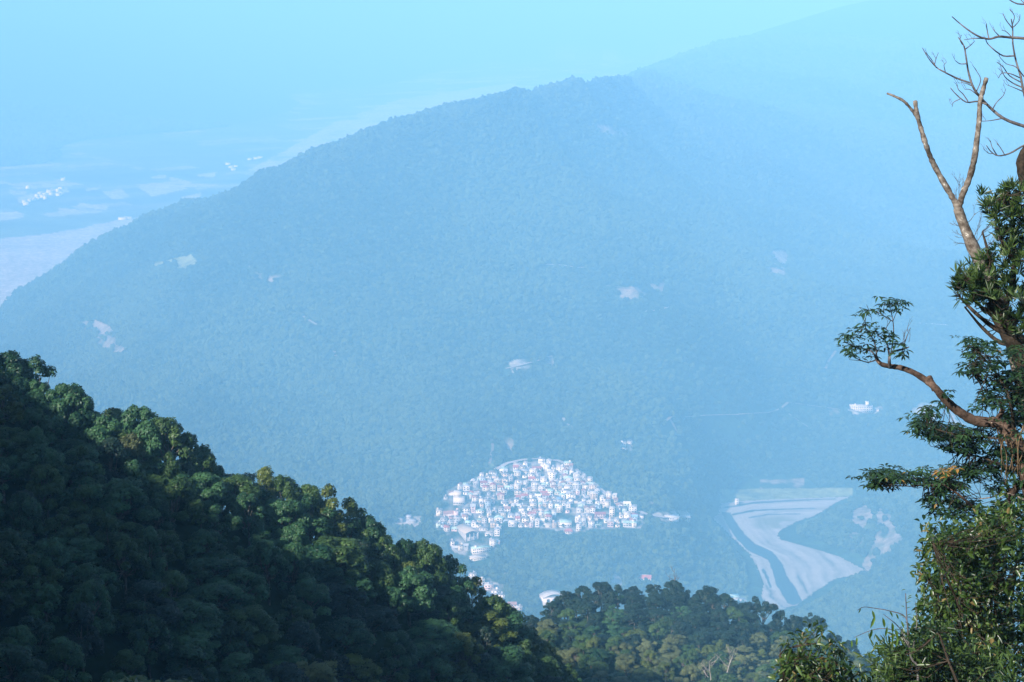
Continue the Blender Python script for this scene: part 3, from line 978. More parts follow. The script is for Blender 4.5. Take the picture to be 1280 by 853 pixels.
CREST2 = [(640, 778, 26, 0, 720), (664, 768, 30, 1, 700), (690, 752, 34, 2, 700), (706, 738, 32, 0, 705), (728, 733, 34, 3, 708), (752, 726, 38, 9, 712), (772, 732, 26, 6, 714), (792, 733, 34, 2, 716), (816, 728, 28, 5, 718),
          (842, 724, 36, 1, 720), (862, 736, 26, 4, 721), (884, 732, 38, 0, 722), (908, 742, 34, 3, 722), (932, 752, 34, 9, 722), (955, 748, 33, 8, 724), (976, 762, 28, 2, 726), (992, 768, 26, 0, 728),
          (1018, 766, 34, 11, 728), (1040, 790, 32, 1, 730), (1062, 800, 36, 3, 733), (1084, 818, 32, 0, 736), (1106, 832, 34, 2, 738), (1130, 846, 30, 9, 740)]
c2x = [c[0] for c in crest2]
for px, py, wpx, k, y in CREST2:
    y *= NS
    p = P(px, py, y)
    wood_tree(p.x, p.y, p.z, wpx * y / FPX * 1.1, k, 'blue-green', 'far crest', 0, 'evergreen_tree')  # evergreens whose leaf colour also carries the shade on the crest
for row in range(1, 19):
    x = -30 + random.uniform(0, 5)
    while x < 165:
        px0 = 640 + FPX * x / 690
        y = float(np.interp(px0, c2x, [c[2] for c in crest2])) - 7.4 * row + random.uniform(-2.4, 2.4)
        xs_, y = x * NS, y * NS
        gz = float(height([xs_], [y])[0])
        H = random.uniform(5.2, 9.0) * NS
        px, py = to_px(xs_, y, gz + H)
        if 600 < px < 1140 and 700 < py < 862 and y > 560 * NS:
            t = (py - 745) / 100 + random.uniform(-0.14, 0.14)
            if t < 0.42:
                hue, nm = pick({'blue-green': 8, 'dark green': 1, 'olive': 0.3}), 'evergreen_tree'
            else:
                hue, nm = pick({'grey-green': 4, 'yellow-green': 2.2, 'olive': 3.2, 'dark green': 0.6}), 'scrub_tree'
            wood_tree(xs_, y, gz + H, random.uniform(7.0, 10.8) * NS, random.choice([0, 1, 2, 3, 4, 5, 6, 9, 10]), hue, 'far slope', row, nm)
        x += random.uniform(7.0, 9.4)
print('wood trees', len(TREES))

# pale bare snags standing among the crowns
pale_bark = mat_bark('pale_dead_bark', (0.16, 0.14, 0.12), (0.36, 0.33, 0.29), 1.2)
def snag(px, py_top, py_base, y, label, seed, lean=0.1, group=None, pale_bark=pale_bark):
    rr = np.random.default_rng(seed)
    a, b_ = P(px, py_base, y), P(px, py_top, y)
    H = b_.z - a.z
    o = thing('bare_tree', label, 'tree', a, group)
    g = Geo()
    tip = Vector((lean * H, 0, H))
    pts = [Vector((0, 0, -6.0)), Vector((0, 0, 0))] + [tip * t + Vector(rr.normal(0, 0.03 * H, 3)) for t in (0.3, 0.6, 0.85, 1.0)]
    w0 = 0.018 * H + 0.03
    g.tube(pts, [w0, w0, w0 * 0.8, w0 * 0.6, w0 * 0.4, w0 * 0.2], 6)
    link('trunk', g.mesh('trunk'), pale_bark, o)
    for k in range(6):
        t = rr.uniform(0.3, 0.9)
        s = tip * t
        w = rr.uniform(0, 6.28)
        L_ = H * rr.uniform(0.25, 0.45)
        e = s + Vector((math.cos(w) * L_ * 0.8, math.sin(w) * L_ * 0.8, L_ * 0.7))
        m_ = s.lerp(e, 0.5) + Vector((0, 0, -0.06 * H))
        g2 = Geo()
        g2.tube([s, m_, e], [w0 * 0.5, w0 * 0.35, w0 * 0.12], 5)
        for q in range(3):
            st = m_.lerp(e, rr.random())
            g2.tube([st, st + Vector((rr.normal(0, .1), rr.normal(0, .1), rr.uniform(.08, .2))) * H], [w0 * 0.2, w0 * 0.06], 4)
        link('limb', g2.mesh('limb'), pale_bark, o)
    return o
snag(838, 782, 822, 664 * NS, 'pale bare trunk, taller of two standing in scrub on the middle wooded hill', 1, 0.05)
snag(848, 800, 824, 664 * NS, 'pale bare trunk, shorter of two standing in scrub on the middle wooded hill', 2, -0.05)
snag(884, 820, 860, 612 * NS, 'pale forked dead tree among grey-green scrub at the bottom edge', 3, 0.12)
snag(905, 812, 852, 622 * NS, 'thin bare leaning tree beside the forked dead tree in the scrub', 7, 0.3)
snag(842, 712, 742, 722 * NS, 'thin leafless tree top standing up behind the hilltop crowns', 4, 0.02, None, bark_wood)
0 and snag(388, 668, 704, 294, 'whitish bare limbs showing through the dark canopy of the shaded slope', 5, -0.25)
0 and snag(70, 592, 640, 268, 'leaning bare branches in the dark canopy near the shaded slope top', 6, 0.5)

# labels: what colour, what form, where in its row
SHAPE = {'round': 'round-crowned', 'ragged': 'ragged', 'tall': 'upright', 'flat': 'flat-topped'}
by = {}
for t in TREES:
    by.setdefault((t[3], t[4]), []).append(t)
for (zone, row), lst in by.items():
    lst.sort(key=lambda t: t[0].location.x / t[0].location.y)
    for i, (o, hue, form, z_, r_, x_) in enumerate(lst):
        head = '%s %s tree' % (hue, SHAPE[form])
        if zone == 'near crest':
            lab = '%s, %s from the upper end of the near hill crest' % (head, ordinal(i + 1))
            grp = 'trees along the near hill crest'
        elif zone == 'far crest':
            lab = '%s, %s from the village side on the middle hill crest' % (head, ordinal(i + 1))
            grp = 'trees along the middle hill crest'
        elif zone == 'near slope' and row < 1:
            lab = '%s, %s from the upper end, close %s the near hill crest' % (head, ordinal(i + 1), 'behind' if row < 0 else 'below')
            grp = 'trees close to the near hill crest'
        elif zone == 'near slope':
            lab = '%s, %s along the %s tree row below the near crest' % (head, ordinal(i + 1), ordinal(int(row)))
            grp = 'trees on the near shaded slope'
        elif zone == 'far slope':
            lab = '%s, %s along the %s tree row below the middle crest' % (head, ordinal(i + 1), ordinal(row))
            grp = 'trees on the middle hill slope'
        else:
            lab = ['smaller bright yellow-green crown poking up at the bottom edge', 'wider bright yellow-green crown poking up at the bottom edge'][i]
            grp = 'bright crowns at the bottom edge'
        tag(o, lab, 'tree', grp)
for t in TREES:      # the ones with a look of their own
    if t[3] == 'far crest' and t[2] == 'flat':
        t[0]['label'] = ('lone flat-topped dark tree with open trunk against the river gravel' if t[0].location.x < 105 * NS
                         else 'lone flat-topped dark tree at the hill edge against hazy forest')

# ------------------------------------------------------------------ the hillside village: every house an object
WALL = {'white': (0.72, 0.68, 0.60), 'cream': (0.62, 0.56, 0.43), 'pale pink': (0.66, 0.50, 0.45), 'grey': (0.40, 0.40, 0.39), 'pale green': (0.50, 0.62, 0.52), 'tan': (0.52, 0.42, 0.31), 'pale blue': (0.48, 0.58, 0.66)}
ROOF = {'white': (0.62, 0.60, 0.55), 'grey': (0.24, 0.24, 0.24), 'red': (0.34, 0.11, 0.09), 'rust brown': (0.28, 0.15, 0.11), 'pale green': (0.42, 0.60, 0.50), 'blue': (0.20, 0.34, 0.50), 'pale': (0.46, 0.44, 0.41), 'silver': (0.42, 0.44, 0.46)}
def wall_m(c):
    return mat_plain('plaster_' + c.replace(' ', '_'), WALL[c], 0.85, 0.22, 0.35, 0.2, 0.2)
def roof_m(c):
    return mat_plain('roof_' + c.replace(' ', '_'), ROOF[c], 0.6, 0.25, 0.3, 0.3, 0.25)
GLASS = mat_plain('dark_window_glass', (0.035, 0.045, 0.055), 0.15, 0.1, 0.5, 0.5)
STEEL = mat_plain('steel_tank', (0.55, 0.56, 0.57), 0.35, 0.08, 1.0, 0.5)
DARK = mat_plain('dark_opening', (0.03, 0.03, 0.03), 0.9, 0.1, 1.0)

def boxes(lst):
    v, f = [], []
    for x0, x1, y0, y1, z0, z1 in lst:
        o = len(v)
        v += [(x0, y0, z0), (x1, y0, z0), (x1, y1, z0), (x0, y1, z0), (x0, y0, z1), (x1, y0, z1), (x1, y1, z1), (x0, y1, z1)]
        f += [(o, o + 3, o + 2, o + 1), (o + 4, o + 5, o + 6, o + 7), (o, o + 1, o + 5, o + 4), (o + 1, o + 2, o + 6, o + 5), (o + 2, o + 3, o + 7, o + 6), (o + 3, o, o + 4, o + 7)]
    return mesh_np('box', v, np.array(f))

def gable(w, d, z, rise, eave, along_x=True, t=0.25):
    """A two-slope roof of real thickness, ridge along x or y."""
    a, b_ = (w, d) if along_x else (d, w)
    hx, hy = a / 2 + eave, b_ / 2 + eave
    zo = z - rise * eave / (b_ / 2)
    prof = [(-hy, zo), (0, z + rise), (hy, zo), (hy, zo + t), (0, z + rise + t * 1.2), (-hy, zo + t)]
    v, f = [], []
    for x in (-hx, hx):
        for y, zz in prof:
            v.append((x, y, zz) if along_x else (y, x, zz))
    n_ = len(prof)
    me = bpy.data.meshes.new('roof')
    fs = [tuple(range(n_))[::-1], tuple(range(n_, 2 * n_))] + [(i, (i + 1) % n_, n_ + (i + 1) % n_, n_ + i) for i in range(n_)]
    me.from_pydata(v, [], fs)
    bm = bmesh.new()
    bm.from_mesh(me)
    bmesh.ops.recalc_face_normals(bm, faces=bm.faces)
    bm.to_mesh(me)
    bm.free()
    return me

def gable_wall(w, d, z0, z1, rise, along_x=True):
    a, b_ = (w, d) if along_x else (d, w)
    v = []
    for x in (-a / 2, a / 2):
        for y, zz in [(-b_ / 2, z0), (b_ / 2, z0), (b_ / 2, z1), (0, z1 + rise), (-b_ / 2, z1)]:
            v.append((x, y, zz) if along_x else (y, x, zz))
    fs = [(0, 1, 2, 3, 4), (5, 6, 7, 8, 9)] + [(i, (i + 1) % 5, 5 + (i + 1) % 5, 5 + i) for i in range(5)]
    me = bpy.data.meshes.new('wall')
    me.from_pydata(v, [], fs)
    bm = bmesh.new()
    bm.from_mesh(me)
    bmesh.ops.recalc_face_normals(bm, faces=bm.faces)
    bm.to_mesh(me)
    bm.free()
    return me

BUILT = []
def house(x, y, w, d, storeys, wall, roof, kind, yaw=0.0, windows=True, tank=False, sh=3.0, base=None, name='house', rr=random):
    gz = float(height([x], [y])[0]) if base is None else base
    o = link(name, None)
    o.location = (x, y, gz)
    o.rotation_euler = (0, 0, yaw)
    h = storeys * sh
    BUILT.append((x, y, w / 2))
    lo = -0.5 * d * VS - 2.0
    if kind == 'flat':
        link('wall', boxes([(-w / 2, w / 2, -d / 2, d / 2, lo, h)]), wall_m(wall), o)
        p, e = 0.7, 0.25
        lst = [(-w / 2 - e, w / 2 + e, -d / 2 - e, d / 2 + e, h, h + 0.22)]
        z = h + 0.22
        lst += [(-w / 2 - e, w / 2 + e, -d / 2 - e, -d / 2 - e + 0.2, z, z + p), (-w / 2 - e, w / 2 + e, d / 2 + e - 0.2, d / 2 + e, z, z + p),
                (-w / 2 - e, -w / 2 - e + 0.2, -d / 2 - e + 0.2, d / 2 + e - 0.2, z, z + p), (w / 2 + e - 0.2, w / 2 + e, -d / 2 - e + 0.2, d / 2 + e - 0.2, z, z + p)]
        rf = link('roof', boxes(lst), roof_m(roof), o)
        if tank:
            sx = rr.uniform(-w / 3, w / 3)
            v, f = tube([(sx, d / 5, h + 0.2), (sx, d / 5, h + 0.5), (sx, d / 5, h + 2.3), (sx, d / 5, h + 2.5)], [0.7, 0.85, 0.85, 0.5], 10)
            g = Geo()
            g.add(v, f)
            link('water_tank', g.mesh('water_tank'), STEEL, rf)
        elif rr.random() < 0.45 and w > 6:
            sx = rr.choice((-1, 1)) * w / 4
            link('stair_head', boxes([(sx - 1.5, sx + 1.5, -0.2, d / 2 - 0.4, h + 0.225, h + 2.6)]), wall_m(wall), rf)
    elif kind == 'shed':
        link('wall', boxes([(-w / 2, w / 2, -d / 2, d / 2, lo, h)]), wall_m(wall), o)
        v = []
        for yy, zz in ((-d / 2 - 0.8, h + 0.05), (d / 2 + 0.5, h + 1.5)):
            for xx in (-w / 2 - 0.5, w / 2 + 0.5):
                v += [(xx, yy, zz), (xx, yy, zz + 0.2)]
        me = mesh_np('roof', v, np.array([(0, 2, 6, 4), (1, 5, 7, 3), (0, 1, 3, 2), (4, 6, 7, 5), (0, 4, 5, 1), (2, 3, 7, 6)]))
        link('roof', me, roof_m(roof), o)
        link('gable_wall', boxes([(-w / 2 + 0.05, w / 2 - 0.05, d / 2 - 0.3, d / 2 - 0.05, h, h + 1.25)]), wall_m(wall), o)
    else:
        ax = kind == 'gable'
        rise = 0.22 * (d if ax else w)
        link('wall', gable_wall(w, d, lo, h, rise, ax), wall_m(wall), o)
        link('roof', gable(w, d, h + 0.02, rise, 0.6, ax), roof_m(roof), o)
    if windows:
        nw = max(1, int(w / 3.4))
        for s in range(storeys):
            for k in range(nw):
                wx = (k + 0.5) / nw * w - w / 2
                if rr.random() < 0.15:
                    continue
                ww = rr.uniform(0.7, 1.1)
                z = s * sh + 0.9
                fr = link('window', boxes([(wx - ww, wx + ww, -d / 2 - 0.06, -d / 2 + 0.1, z, z + 1.5)]), GLASS, o)
        if rr.random() < 0.5 and storeys > 1:      # a balcony slab with its front
            link('balcony', boxes([(-w / 2 + 0.3, w / 2 - 0.3, -d / 2 - 1.2, -d / 2 + 0.002, sh - 0.2, sh), (-w / 2 + 0.3, w / 2 - 0.3, -d / 2 - 1.2, -d / 2 - 1.08, sh, sh + 0.9)]), wall_m(wall), o)
    return o

ST = ['', 'one-storey', 'two-storey', 'three-storey', 'four-storey']
KIND = {'flat': 'flat', 'gable': 'pitched', 'gable_y': 'pitched', 'shed': 'sloping'}
hr = random.Random(41)
yaw0 = R(9)                                   # the village grid is turned a little to the sight line
pv = [PV(x, y) for x, y in VILLAGE_PX]
# blocks kept free for the large buildings (pixel, radius in metres)
KEEP = [(574, 628, 15), (585, 672, 24), (602, 690, 20), (707, 652, 12), (712, 662, 8), (750, 645, 12), (765, 644, 8), (556, 640, 11), (690, 598, 9), (647, 583, 8), (671, 585, 9)]
kp = [(PV(a, b_), r_) for a, b_, r_ in KEEP]
rows = {}
row = 0
yy = min(p.y for p in pv) + 4
while yy < max(p.y for p in pv):
    xx = -150.0 + hr.uniform(0, 6)
    d0 = hr.uniform(7.5, 9.5)
    while xx < 200:
        w = hr.choice((5.8, 6.5, 7.2, 8, 9, 10.5, 12.5))
        # lanes run up the slope, slightly slanting
        u = (xx + 0.16 * (yy - VY0))
        if (u % 38.0) < 3.8 and hr.random() < 0.9:
            xx += 3.4
            continue
        x_, y_ = xx + w / 2, yy + hr.uniform(-1.0, 1.0)
        X, Y = np.array([x_, x_ - w / 2, x_ + w / 2, x_]), np.array([y_, y_, y_, y_ - 4])
        ok = inside(pv, X, Y).all() and all(math.hypot(x_ - q.x, y_ - q.y) > r_ + w * 0.3 for q, r_ in kp)
        px, py = to_px(x_, y_, village_z(y_))
        # thinner at the fringe on the left and in the annex
        dens = 0.92 if px > 640 else 0.70
        if py > 664:
            dens = 0.8
        if ok and hr.random() < dens:
            wall = hr.choices(list(WALL), [40, 26, 4, 14, 3, 10, 3] if px > 640 else [24, 12, 8, 30, 4, 16, 6])[0]
            kind = hr.choices(['flat', 'gable', 'gable_y', 'shed'], [66, 14, 10, 10])[0]
            if kind == 'flat':
                roof = hr.choices(['white', 'grey', 'pale', 'pale green'], [34, 34, 26, 6] if px > 640 else [12, 60, 24, 4])[0]
            else:
                roof = hr.choices(['red', 'rust brown', 'silver', 'white', 'blue', 'pale green'], [20, 22, 26, 18, 6, 8])[0]
            st = hr.choices([1, 2, 3], [34, 54, 12])[0]
            o = house(x_, y_, w * 0.94, d0 * hr.uniform(0.85, 1.0), st, wall, roof, kind, -yaw0 * 0.5 + hr.uniform(-0.06, 0.06), True, hr.random() < 0.3, hr.uniform(2.7, 3.1), None, 'house', hr)
            rows.setdefault(row, []).append((o, wall, st, roof, kind))
        xx += w + hr.choice((0.2, 0.3, 0.6, 2.0))
    yy += d0 + hr.uniform(2.2, 4.4)
    row += 1
nrows = [r_ for r_ in sorted(rows) if rows[r_]]
nh = 0
for i, r_ in enumerate(nrows):
    lst = sorted(rows[r_], key=lambda t: t[0].location.x)
    for k, (o, wall, st, roof, kind) in enumerate(lst):
        tag(o, '%s %s house, %s %s roof, %s from left in %s village row up' % (wall, ST[st], roof, KIND[kind], ordinal(k + 1), ordinal(i + 1)), 'house', 'houses of the hillside village')
        nh += 1
print('houses', nh, 'rows', len(nrows))

# --- buildings with a look of their own
def named(o, label, cat='building', group=None):
    return tag(o, label, cat, group)
def strip_windows(o, w, d, storeys, n_, sh, ww=1.0, side=None):
    for s in range(storeys):
        for k in range(n_):
            x = (k + 0.5) / n_ * w - w / 2
            link('window', boxes([(x - ww, x + ww, -d / 2 - 0.06, -d / 2 + 0.1, s * sh + 0.9, s * sh + 2.4)]), GLASS, o)

p = PV(574, 629)
o = house(p.x, p.y, 16, 13, 3, 'white', 'white', 'flat', -0.08, False, False, 3.4, None, 'village_hall_block')
strip_windows(o, 16, 13, 1, 6, 3.4)
link('upper_block', boxes([(-7.6, 3.2, -3.5, 6.2, 10.5, 17.6)]), wall_m('cream'), o)
link('upper_roof', boxes([(-8.0, 3.6, -3.9, 6.6, 17.6, 18.1)]), roof_m('white'), o)
named(o, 'tall cream-white block with windowless upper storeys at the upper left corner of village')
p = PV(549, 643)
o = house(p.x, p.y, 9, 9, 2, 'cream', 'pale', 'flat', 0.05, True, False, 3.2, None, 'house', hr)
named(o, 'small cream flat-roofed house at the far left tip of the village', 'house', 'houses of the hillside village')
p = PV(562, 644)
o = house(p.x, p.y, 18, 10, 1, 'pale pink', 'rust brown', 'gable', 0.15, True, False, 4.2, None, 'long_shed', hr)
named(o, 'long low shed with dull red-brown roof below the tall cream block', 'shed')

# the sports hall with its curved tan roof above stepped terraces
p = PV(584, 668)
BUILT.append((p.x, p.y - 8, 14))
hall = thing('sports_hall', 'large hall with curved tan roof and open dark front below the village', 'hall', (p.x, p.y, village_z(p.y)), None, R(24))
W_, D_, H_ = 19.0, 34.0, 6.5
link('wall', boxes([(-W_ / 2, -W_ / 2 + 0.4, -D_ / 2, D_ / 2, -8, H_), (W_ / 2 - 0.4, W_ / 2, -D_ / 2, D_ / 2, -8, H_), (-W_ / 2 + 0.4, W_ / 2 - 0.4, D_ / 2 - 0.4, D_ / 2, -6, H_ + 1.4), (-W_ / 2 + 0.4, W_ / 2 - 0.4, -D_ / 2, -D_ / 2 + 0.4, -8, 1.2)]), wall_m('grey'), hall)
link('hall_floor', boxes([(-W_ / 2 + 0.41, W_ / 2 - 0.41, -D_ / 2 + 0.41, D_ / 2 - 0.41, -1.0, 0.05)]), mat_plain('dark_floor', (0.12, 0.11, 0.10)), hall)
v, f = [], []
for i in range(13):
    t = i / 12
    x = (t - 0.5) * (W_ + 2.0)
    z = H_ + 0.05 + 3.2 * (1 - (2 * t - 1) ** 2)
    for yq in (-D_ / 2 - 1.0, D_ / 2 + 1.0):
        v += [(x, yq, z), (x, yq, z + 0.35)]
for i in range(12):
    a = 4 * i
    f += [(a, a + 2, a + 6, a + 4), (a + 1, a + 5, a + 7, a + 3), (a, a + 4, a + 5, a + 1), (a + 2, a + 3, a + 7, a + 6)]
link('roof', mesh_np('roof', v, np.array(f)), mat_plain('tan_sheet_roof', (0.50, 0.43, 0.33), 0.6, 0.12, 0.2), hall)
for k in range(4):
    x = -W_ / 2 + 0.2 + k * (W_ - 0.4) / 3
    link('column', boxes([(x - 0.35, x + 0.35, -D_ / 2 - 0.7, -D_ / 2 - 0.05, -6, H_)]), wall_m('white'), hall)
p = PV(601, 690)
o = house(p.x, p.y, 27, 8, 2, 'white', 'pale green', 'flat', R(20), False, False, 3.4, None, 'terrace_block', hr)
strip_windows(o, 27, 8, 2, 9, 3.4)
named(o, 'wide pale two-storey block with window bands right under the curved tan hall')
p = PV(598, 699)
o = house(p.x, p.y, 24, 7, 1, 'cream', 'white', 'flat', R(18), False, False, 3.6, None, 'terrace_block', hr)
strip_windows(o, 24, 7, 1, 8, 3.6)
named(o, 'low cream terrace block at the very bottom of the lower village annex')
p = PV(616, 683)
o = house(p.x, p.y, 9, 9, 3, 'white', 'white', 'flat', R(10), True, True, 3.2, None, 'house', hr)
named(o, 'white three-storey house on the annex beside the stepped terrace blocks', 'house', 'houses of the hillside village')

p = PV(707, 657)
o = house(p.x, p.y, 17, 11, 2, 'white', 'pale green', 'shed', 0.0, False, False, 3.2, None, 'market_hall')
strip_windows(o, 17, 11, 1, 5, 3.2)
named(o, 'wide white hall with pale mint sloping roof on the village bottom edge', 'hall')
p = PV(711, 666)
BUILT.append((p.x, p.y, 6))
pav = thing('pavilion', 'small red-roofed white pavilion standing alone below the village edge', 'pavilion', (p.x, p.y, village_z(p.y)), None)
link('wall', boxes([(-5, 5, -3.6, 3.6, -3, 3.0)]), wall_m('white'), pav)
v = [(-6, -4.6, 3.02), (6, -4.6, 3.02), (6, 4.6, 3.02), (-6, 4.6, 3.02), (-2.4, 0, 6.4), (2.4, 0, 6.4)]
me = bpy.data.meshes.new('roof')
me.from_pydata(v, [], [(0, 3, 2, 1), (0, 1, 5, 4), (2, 3, 4, 5), (1, 2, 5), (3, 0, 4)])
link('roof', me, roof_m('red'), pav)
link('door', boxes([(-0.8, 0.8, -3.66, -3.5, 0, 2.2)]), DARK, pav)
for s in (-1, 1):
    link('window', boxes([(s * 3 - 0.7, s * 3 + 0.7, -3.66, -3.5, 0.9, 2.2)]), GLASS, pav)
for px, py, w, d, st, wall, roof, kind, lab in [
    (750, 647, 15, 9, 2, 'pale pink', 'red', 'gable', 'wide pink two-storey building with red pitched roof near the village right end'),
    (765, 645, 8, 8, 4, 'cream', 'white', 'flat', 'narrow cream four-storey house right of the red-roofed building'),
    (690, 600, 10, 9, 4, 'white', 'white', 'flat', 'tall white four-storey house near the top of the village'),
    (647, 585, 13, 8, 2, 'pale pink', 'pale', 'flat', 'wide pinkish house at the upper edge of the village'),
    (671, 587, 14, 8, 1, 'white', 'red', 'gable', 'low house with long red roof along the upper village edge'),
    (784, 648, 9, 8, 2, 'white', 'white', 'flat', 'white house apart from the rest at the village right tip'),
    (793, 650, 8, 7, 2, 'pale blue', 'blue', 'gable', 'pale blue house with blue roof at the village right tip')]:
    p = PV(px, py)
    named(house(p.x, p.y, w, d, st, wall, roof, kind, hr.uniform(-0.1, 0.1), True, False, 3.1, None, 'house', hr), lab, 'house', 'houses of the hillside village')

# --- outlying buildings
def at(px, py, dmin=2150):
    q = hit(px, py, dmin, 7000)
    return q
q = at(1076, 514)
o = house(q.x, q.y, 42, 12, 3, 'white', 'white', 'flat', -0.12, False, False, 3.4, q.z, 'mountain_school')
strip_windows(o, 42, 12, 3, 12, 3.4, 1.1)
link('tower', boxes([(8, 14, -5, 5.6, 11.2, 18.0)]), wall_m('white'), o)
link('tower_roof', boxes([(7.6, 14.4, -5.4, 6.0, 18.0, 18.4)]), roof_m('white'), o)
named(o, 'long white three-storey building with roof tower alone on the hazy mountainside')
q = at(1094, 513)
named(house(q.x, q.y, 13, 9, 1, 'white', 'grey', 'gable', -0.1, True, False, 3.0, q.z, 'house', hr), 'low grey-roofed house beside the long white mountainside building', 'house')
k = 0
for px, py, w, lab in [(838, 649, 24, 'long white shed roof, nearer the village of two at the road end'), (854, 649, 20, 'long white shed roof at the far road end beyond the village')]:
    q = at(px, py)
    named(house(q.x, q.y, w, 9, 1, 'white', 'white', 'shed', 0.05, True, False, 3.6, q.z, 'shed', hr), lab, 'shed')
for px, py, w, wall, roof, lab in [(779, 556, 8, 'white', 'white', 'upper white hut in the pale clearing above the village'), (787, 554, 7, 'white', 'grey', 'right grey-roofed hut in the pale clearing above the village'),
                              (781, 565, 8, 'cream', 'white', 'lowest cream hut in the pale clearing above the village')]:
    q = at(px, py)
    named(house(q.x, q.y, w, 7, 1, wall, roof, 'flat', 0.1, True, False, 3.2, q.z, 'hut', hr), lab, 'hut')
q = at(806, 727)
o = house(q.x, q.y, 17, 12, 2, 'cream', 'red', 'gable', -0.12, True, False, 3.3, q.z, 'farmhouse', hr)
link('roof_ridge', boxes([(-9.2, 9.2, -0.5, 0.5, 9.45, 9.75)]), roof_m('white'), o)
named(o, 'red-roofed house with cream walls just above the middle hill trees', 'house')
q = at(690, 749)
BUILT.append((q.x, q.y, 15))
o = thing('warehouse', 'large white warehouse with arched pale roof at the valley bottom', 'warehouse', q, None, 0.3)
v, f = [], []
for i in range(11):
    t = i / 10
    for yq in (-9, 9):
        v += [((t - 0.5) * 30, yq, 5.0 + 4.2 * (1 - (2 * t - 1) ** 2)), ((t - 0.5) * 30, yq, 5.4 + 4.2 * (1 - (2 * t - 1) ** 2))]
for i in range(10):
    a = 4 * i
    f += [(a, a + 2, a + 6, a + 4), (a + 1, a + 5, a + 7, a + 3), (a, a + 4, a + 5, a + 1), (a + 2, a + 3, a + 7, a + 6)]
link('roof', mesh_np('roof', v, np.array(f)), roof_m('white'), o)
link('wall', boxes([(-14.6, 14.6, -8.6, 8.6, -6, 4.95)]), wall_m('white'), o)
link('gable_panel', boxes([(-11, 11, -8.55, -8.2, 4.95, 6.4)]), wall_m('grey'), o)
for s in (-1, 0, 1):
    link('loading_door', boxes([(s * 8 - 2, s * 8 + 2, -8.7, -8.5, -0.5, 3.4)]), DARK, o)
for i, (px, py, w, wall, roof, kind) in enumerate([(590, 722, 11, 'white', 'pale', 'flat'), (600, 730, 12, 'cream', 'white', 'flat'), (611, 736, 12, 'pale pink', 'white', 'flat'), (619, 743, 10, 'white', 'pale', 'flat'), (627, 748, 8, 'white', 'grey', 'flat'), (640, 760, 11, 'pale pink', 'rust brown', 'gable'), (648, 764, 9, 'tan', 'pale', 'flat')]):
    q = at(px, py)
    named(house(q.x, q.y, w, 9, 2, wall, roof, kind, 0.1, True, i % 2 == 0, 3.1, q.z, 'house', hr), '%s house, %s roof, %s from top of the string behind the near hill' % (wall, roof, ordinal(i + 1)), 'house', 'houses in the valley behind the near hill')
for px, py, w, roof, lab in [(916, 748, 16, 'pale green', 'upper pale green-roofed shed in the clearing above the river'), (926, 753, 14, 'pale', 'lower pale-roofed shed in the clearing above the river')]:
    q = at(px, py)
    named(house(q.x, q.y, w, 9, 1, 'white', roof, 'shed', 0.2, False, False, 3.0, q.z, 'shed', hr), lab, 'shed')
q = at(921, 631)
named(house(q.x, q.y, 6, 6, 3, 'white', 'white', 'flat', 0.0, True, False, 3.0, q.z, 'pump_house', hr), 'small white tower house at the upper river bank', 'hut')
for i, (px, py, w) in enumerate([(500, 652, 8), (511, 648, 6), (516, 653, 9)]):
    q = at(px, py)
    named(house(q.x, q.y, w, 6, 1, 'grey', 'silver', 'shed', 0.0, False, False, 2.8, q.z, 'shed', hr), 'grey shed, %s from left on the gravel lot beside the village' % ordinal(i + 1), 'shed')
# hamlets on the far plain
ham = random.Random(5)
spots = [(30 + 6.0 * k + ham.uniform(-2, 2), 252 - 1.8 * k + ham.uniform(-2.5, 2.5)) for k in range(9)] + [(34 + 6.2 * k + ham.uniform(-2, 2), 255 - 1.9 * k + ham.uniform(-2.5, 2.0)) for k in range(8)] + [(50, 244), (62, 240), (79, 226), (35, 236)]
spots.sort()
for i, (px, py) in enumerate(spots):
    q = PZ(px, py, ZR)
    named(house(q.x, q.y, ham.uniform(11, 20), ham.uniform(12, 18), ham.choice((2, 3, 3)), 'white', ham.choice(('white', 'pale')), 'flat', ham.uniform(-0.3, 0.3), False, False, 3.2, ZR, 'house', ham), 'tiny white house, %s from left in the hamlet on the far plain' % ordinal(i + 1), 'house', 'hamlet on the far plain')
for i, (px, py) in enumerate([(285, 206), (289, 210), (292, 213), (295, 209), (320, 199), (325, 198), (312, 200)]):
    q = PZ(px, py, ZR)
    named(house(q.x, q.y, ham.uniform(12, 22), 14, 2, 'white', 'white', 'flat', 0.1, False, False, 3.2, ZR, 'house', ham), 'tiny white house, %s of those beside the far ridge foot' % ordinal(i + 1), 'house', 'houses at the far ridge foot')
for i, (px, py) in enumerate([(153, 274.5), (160, 274)]):
    q = PZ(px, py, ZR)
    named(house(q.x, q.y, 26, 16, 2, 'white', 'pale', 'flat', 0.1, False, False, 3.2, ZR, 'works_building', ham), '%s pale building on the far river gravel' % ('nearer' if i == 0 else 'farther'), 'building')

